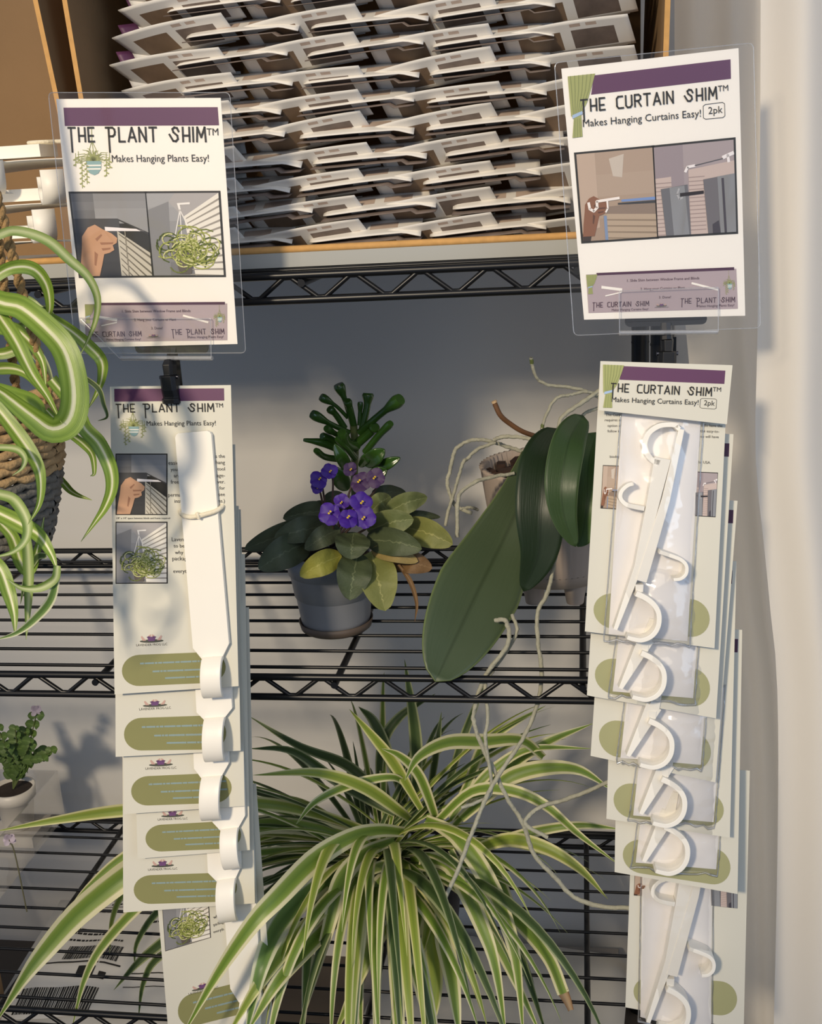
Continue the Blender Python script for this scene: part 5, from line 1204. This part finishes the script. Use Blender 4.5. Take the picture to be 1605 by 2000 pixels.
RT = [(X5([(940, 80), (960, 180), (1000, 265), (1100, 315), (1250, 330), (1400, 360), (1520, 420)]), 3.4, .15, .17, 1), (X5([(1032, 690), (1060, 590), (1150, 430), (1280, 395), (1400, 370), (1510, 390)]), 3.2, .13, .16, 1),
 (X5([(1172, 690), (1200, 590), (1300, 510), (1420, 430), (1530, 350)]), 4.4, .12, .14, 0), (X5([(1350, 600), (1420, 540), (1530, 505)]), 3.4, .15, .16, 0),
 (X5([(930, 890), (750, 840), (640, 800), (520, 775), (400, 790), (310, 850), (280, 920), (250, 1050), (230, 1130), (250, 1220), (300, 1330), (440, 1400)]), 3.8, .16, .13, 0),
 (X5([(640, 800), (480, 860), (400, 940), (370, 960), (330, 1080), (290, 1220), (240, 1380), (215, 1510)]), 3.4, .15, .12, 0), (X5([(1000, 790), (880, 760), (720, 750), (620, 780)]), 4, .13, .14, 0),
 (X5([(800, 1060), (620, 1090), (480, 1130), (350, 1220), (320, 1330), (315, 1600)]), 4.0, .13, .09, 0), (X5([(340, 1360), (430, 1350), (490, 1370)]), 3, .13, .14, 0),
 ([(1094, 1040), (1083, 1095), (1068, 1160), (1050, 1194), (1050, 1249), (1058, 1319), (1048, 1379), (1023, 1439), (983, 1499), (960, 1537), (944, 1570), (916, 1640), (892, 1705), (862, 1768)], 4.2, .06, -.05, 0),
 ([(966, 1212), (988, 1214), (991, 1259), (948, 1319), (928, 1379), (926, 1414), (948, 1474), (963, 1500), (991, 1560), (1023, 1612), (1042, 1668), (1084, 1714), (1121, 1752), (1178, 1771), (1233, 1773)], 4.6, .02, -.03, 0),
 ([(1000, 1200), (1008, 1239), (963, 1309), (948, 1339), (953, 1399), (948, 1445), (960, 1542), (935, 1565), (900, 1578)], 3.6, .03, -.03, 0),
 ([(1200, 1522), (1121, 1556), (1061, 1574), (1033, 1593), (1028, 1612), (1070, 1636)], 4.2, -.01, -.03, 0)]
for i, (pts, r, y0, y1, tipc) in enumerate(RT):
    n = len(pts); P = [at(x, y, y0+(y1-y0)*j/(n-1)) for j, (x, y) in enumerate(pts)]; N = n*7; Q = [Vector(q) for q in smoothpath(P, N)]; rr = random.Random(i); kk = mpp(P[n//2])
    Q = [q+Vector((rr.uniform(-1, 1), rr.uniform(-1, 1), rr.uniform(-1, 1)))*kk*.7 for q in Q]
    mb = MB(); mb.use(ROOT); mb.tube(Q, [kk*r*(rr.uniform(.9, 1.1)) for _ in Q], 8); ro = mb.build('air_root', orc, smooth=True)
    if tipc:
        mb = MB(); mb.use(RGR); mb.tube(Q[:5][::-1], [kk*r*1.12]*4+[kk*r*.6], 8); mb.build('green_tip', ro, smooth=True)
# ---- small plant in its clear case, lower left
az_ = Z2+.0055
yb, yf = .350, .17
A0, A1 = atz(96, 1640, az_), atz(28, 1752, az_); hx = at(95, 1505, yb).z-az_
cx1 = A0.x-.004; cx0 = cx1-.14
cs = thing('acrylic_case', 'clear acrylic case on the bottom shelf enclosing the small potted plant', 'case', ((cx0+cx1)/2, (yb+yf)/2, az_))
for nm, c, s in (('side_pane', (cx1, (yb+yf)/2, az_+hx/2), (.002, yb-yf, hx)), ('side_pane', (cx0, (yb+yf)/2, az_+hx/2), (.002, yb-yf, hx)), ('front_pane', ((cx0+cx1)/2, yf, az_+hx/2), (cx1-cx0, .002, hx)), ('back_pane', ((cx0+cx1)/2, yb, az_+hx/2), (cx1-cx0, .002, hx)), ('base_pane', ((cx0+cx1)/2, (yb+yf)/2, az_+.001), (cx1-cx0, yb-yf, .002))):
    mb = MB(); mb.use(ACRYL); mb.box(c, s); mb.build(nm, cs)
q = at(38, 1612, .30); bp_ = Vector((q.x, .30, q.z))
mb = MB(); mb.use(mat('white_block', 'c9c2b8', .6)); mb.box((bp_.x, .30, (az_+.0022+q.z)/2), (.062, .056, q.z-az_-.0022)); single(mb, 'riser_block', 'low pale block under the small white pot inside the clear case', 'block', (bp_.x, .30, az_+.0022), bevel=.002)
sm = thing('small_potted_plant', 'small leafy plant in a little white pot inside the clear case', 'plant', bp_)
WP = mat('white_ceramic', 'd9d2c6', .4); kk = mpp(q); ph = at(38, 1537, .30).z-bp_.z
potlathe(sm, 'pot', [(0, 0), (26*kk, 0), (28*kk, .002), (36*kk, ph*.7), (40*kk, ph*.72), (42*kk, ph), (38*kk, ph), (36*kk, ph-.006), (0, ph-.006)], bp_, WP)
mb = MB(); mb.use(SOIL); mb.lathe([(0, ph-.003), (37*kk, ph-.005)], bp_, 20); mb.build('soil', sm, smooth=True)
SLEAF = stripes('small_leaf', [(0, '58703a'), (.46, '64803f'), (.5, '86a05c'), (.54, '64803f'), (1, '506a34')], rough=.45, trans=.2, namp=.02)
rd = random.Random(8)
for ex, ey, Y in ((70, 1400, .29), (30, 1425, .28), (-10, 1410, .3), (100, 1468, .29), (10, 1460, .27), (60, 1450, .27), (-20, 1470, .29), (50, 1430, .29), (85, 1485, .27)):
    P = [Vector(p) for p in smoothpath([bp_+Vector((0, 0, ph-.004)), at(38+(ex-38)*.3, 1490, .3), at(ex, ey, Y)], 12)]
    mb = MB(); mb.use(JST); mb.tube(P, .0008, 6); st = mb.build('stem', sm, smooth=True)
    mb = MB(); mb.use(SLEAF)
    for i in range(3, 12):
        for s in (-1, 1):
            a = rd.uniform(-.6, .6)+(0 if s > 0 else pi); L = rd.uniform(.008, .014)
            d = Vector((cos(a), -.35+rd.uniform(-.3, .3), rd.uniform(.1, .7))).normalized()
            leafblade(mb, [P[i], P[i]+d*L*.5+Vector((0, 0, .001)), P[i]+d*L], oval(L*.5, .8, .6), 8, .2, 0, ncross=4)
    mb.build('leaflets', st, smooth=True)
PINK = mat('pale_pink_petal', 'cdbfcb', .6, trans=.2)
for fx, fy in ((18, 1640), (70, 1388)):
    c = at(fx, fy, .15 if fy > 1500 else .29); mb = MB(); mb.use(PINK); rr = random.Random(fx)
    for i in range(9):
        d = Vector((cos(i*.7), sin(i*1.9)*.5, sin(i*.7)+.2)).normalized(); leafblade(mb, [c, c+d*.005, c+d*.008], oval(.003, .8, .6), 8, .2, 0, ncross=4)
    if fy < 1500: mb.build('flower', sm, smooth=True)
    else:
        mb.use(mat('twig', '6d6a50', .8)); mb.tube(smoothpath([c, c+Vector((.004, .0, -.02)), Vector((c.x+.006, c.y, Z2+.005))], 10), .0008, 6)
        single(mb, 'sprig', 'pale pink blossom sprig standing in front of the clear case', 'flower', (c.x+.006, c.y, Z2+.005), smooth=True)
# ---- parcels below the bottom shelf
def mailer(name, label, c, size, rz, seed, h, tilt=0, art=True):
    o = Vector(c); M = Matrix.Rotation(rz, 3, 'Z') @ Matrix.Rotation(tilt, 3, 'X'); rr = random.Random(seed); nx, ny = 26, 20; rows = []; rb = []
    ph = [rr.uniform(0, 6) for _ in range(6)]
    def hz(s, t):
        e = (max(0, sin(pi*s)*sin(pi*t)))**.35
        return h*e+e*.004*(sin(s*9+ph[0]+t*4)+.7*sin(t*13+ph[1]-s*5)+.5*sin(s*21+ph[2]))
    for j in range(ny+1):
        t = j/ny; rows.append([o+M @ Vector(((i/nx-.5)*size[0], (t-.5)*size[1], .002+hz(i/nx, t))) for i in range(nx+1)]); rb.append([o+M @ Vector(((i/nx-.5)*size[0], (t-.5)*size[1], 0)) for i in range(nx+1)])
    t_ = thing(name, label, 'parcel', c)
    mb = MB(); mb.use(mat('white_poly_mailer', 'c4bfb5', .38, noise=.03, nscale=8)); mb.grid(rows); mb.grid(rb); mb.build('poly_bag', t_, smooth=True)
    if art:
        mbp = MB(); mbl = MB(); mbl.use(mat('label_paper', 'ece8e0', .6)); mbp.use(INK)
        def W(u, v, k=0): s = .08+.84*u; t = .06+.88*(1-v); return o+M @ Vector(((s-.5)*size[0], (t-.5)*size[1], .002+hz(s, t)+.001+k))
        N = 16; mbl.grid([[W(i/N, j/N) for i in range(N+1)] for j in range(N+1)]); lb = mbl.build('shipping_label', t_, smooth=True)
        def bar(u0, v0, u1, v1, n=6): mbp.grid([[W(u0+(u1-u0)*i/n, v, .0006) for i in range(n+1)] for v in (v0, (v0+v1)/2, v1)])
        for v, u0, u1 in ((.04, .3, .42), (.12, .1, .34), (.2, .62, .7), (.3, .12, .3), (.335, .12, .42), (.4, .1, .5)):
            a = u0
            while a < u1: L = rr.uniform(.008, .03); bar(a, v, min(u1, a+L), v+.018, 2); a += L+.006
        bar(.0, .62, .56, .632); bar(.0, .08, .56, .086); bar(.33, .66, .43, .74); bar(.46, .69, .5, .74); bar(.62, .66, .98, .668); bar(.62, .76, .98, .766); bar(.74, .66, .743, .8, 1)
        a = .2
        while a < .52: L = rr.choice((.003, .005, .009)); bar(a, .47, a+L, .6, 1); a += L+rr.choice((.003, .005))
        a = .05
        while a < .5: L = rr.choice((.004, .007, .011)); bar(a, .8, a+L, .97, 1); a += L+rr.choice((.004, .006))
        mbp.build('label_printing', lb)
q = at(195, 1895, .25); q = atz(195, 1905, Z3+.06)
bxt = Z3+.10
def carton(name, label, x0, x1, y0, y1, h, m, top=None):
    b = thing(name, label, 'box', ((x0+x1)/2, (y0+y1)/2, Z3)); mb = MB(); mb.use(m); mb.box(((x0+x1)/2, (y0+y1)/2, Z3+h/2), (x1-x0, y1-y0, h)); c = mb.build('carton', b, bevel=.002)
    mb = MB(); mb.use(mat('parcel_tape', 'b08f62', .3)); mb.box(((x0+x1)/2, (y0+y1)/2, Z3+h+.0004), (.05, y1-y0-.004, .0008)); mb.build('tape', b)
qa = atz(205, 1880, bxt)
ql = atz(14, 1880, Z3+.16); carton('cardboard_carton', 'brown cardboard carton on the floor at the lower left corner', ql.x-.2, ql.x-.02, .05, .2, .16, KRAFT)
mailer('poly_mailer', 'white mailing bag with a printed shipping label under the bottom shelf, at left', (qa.x+.02, qa.y+.0, bxt), (.26, .26), .06, 5, .018)
carton('cardboard_carton', 'flat cardboard carton on the floor under the labelled mailing bag', max(qa.x-.13, ql.x+.012), qa.x+.15, qa.y-.12, min(qa.y+.13, WALLY-.01), bxt-Z3-.001, KRAFT)
qb = atz(1010, 1850, Z3+.1)
carton('cardboard_carton', 'low cardboard carton on the floor below the right end of the shelf', qb.x-.2, qb.x+.13, .08, .41, .05, mat('white_carton', '8f8880', .7))
mailer('poly_mailer', 'crumpled white mailing bag under the right end of the bottom shelf', (qb.x-.03, .245, Z3+.052), (.32, .32), -.1, 9, .035, art=False)
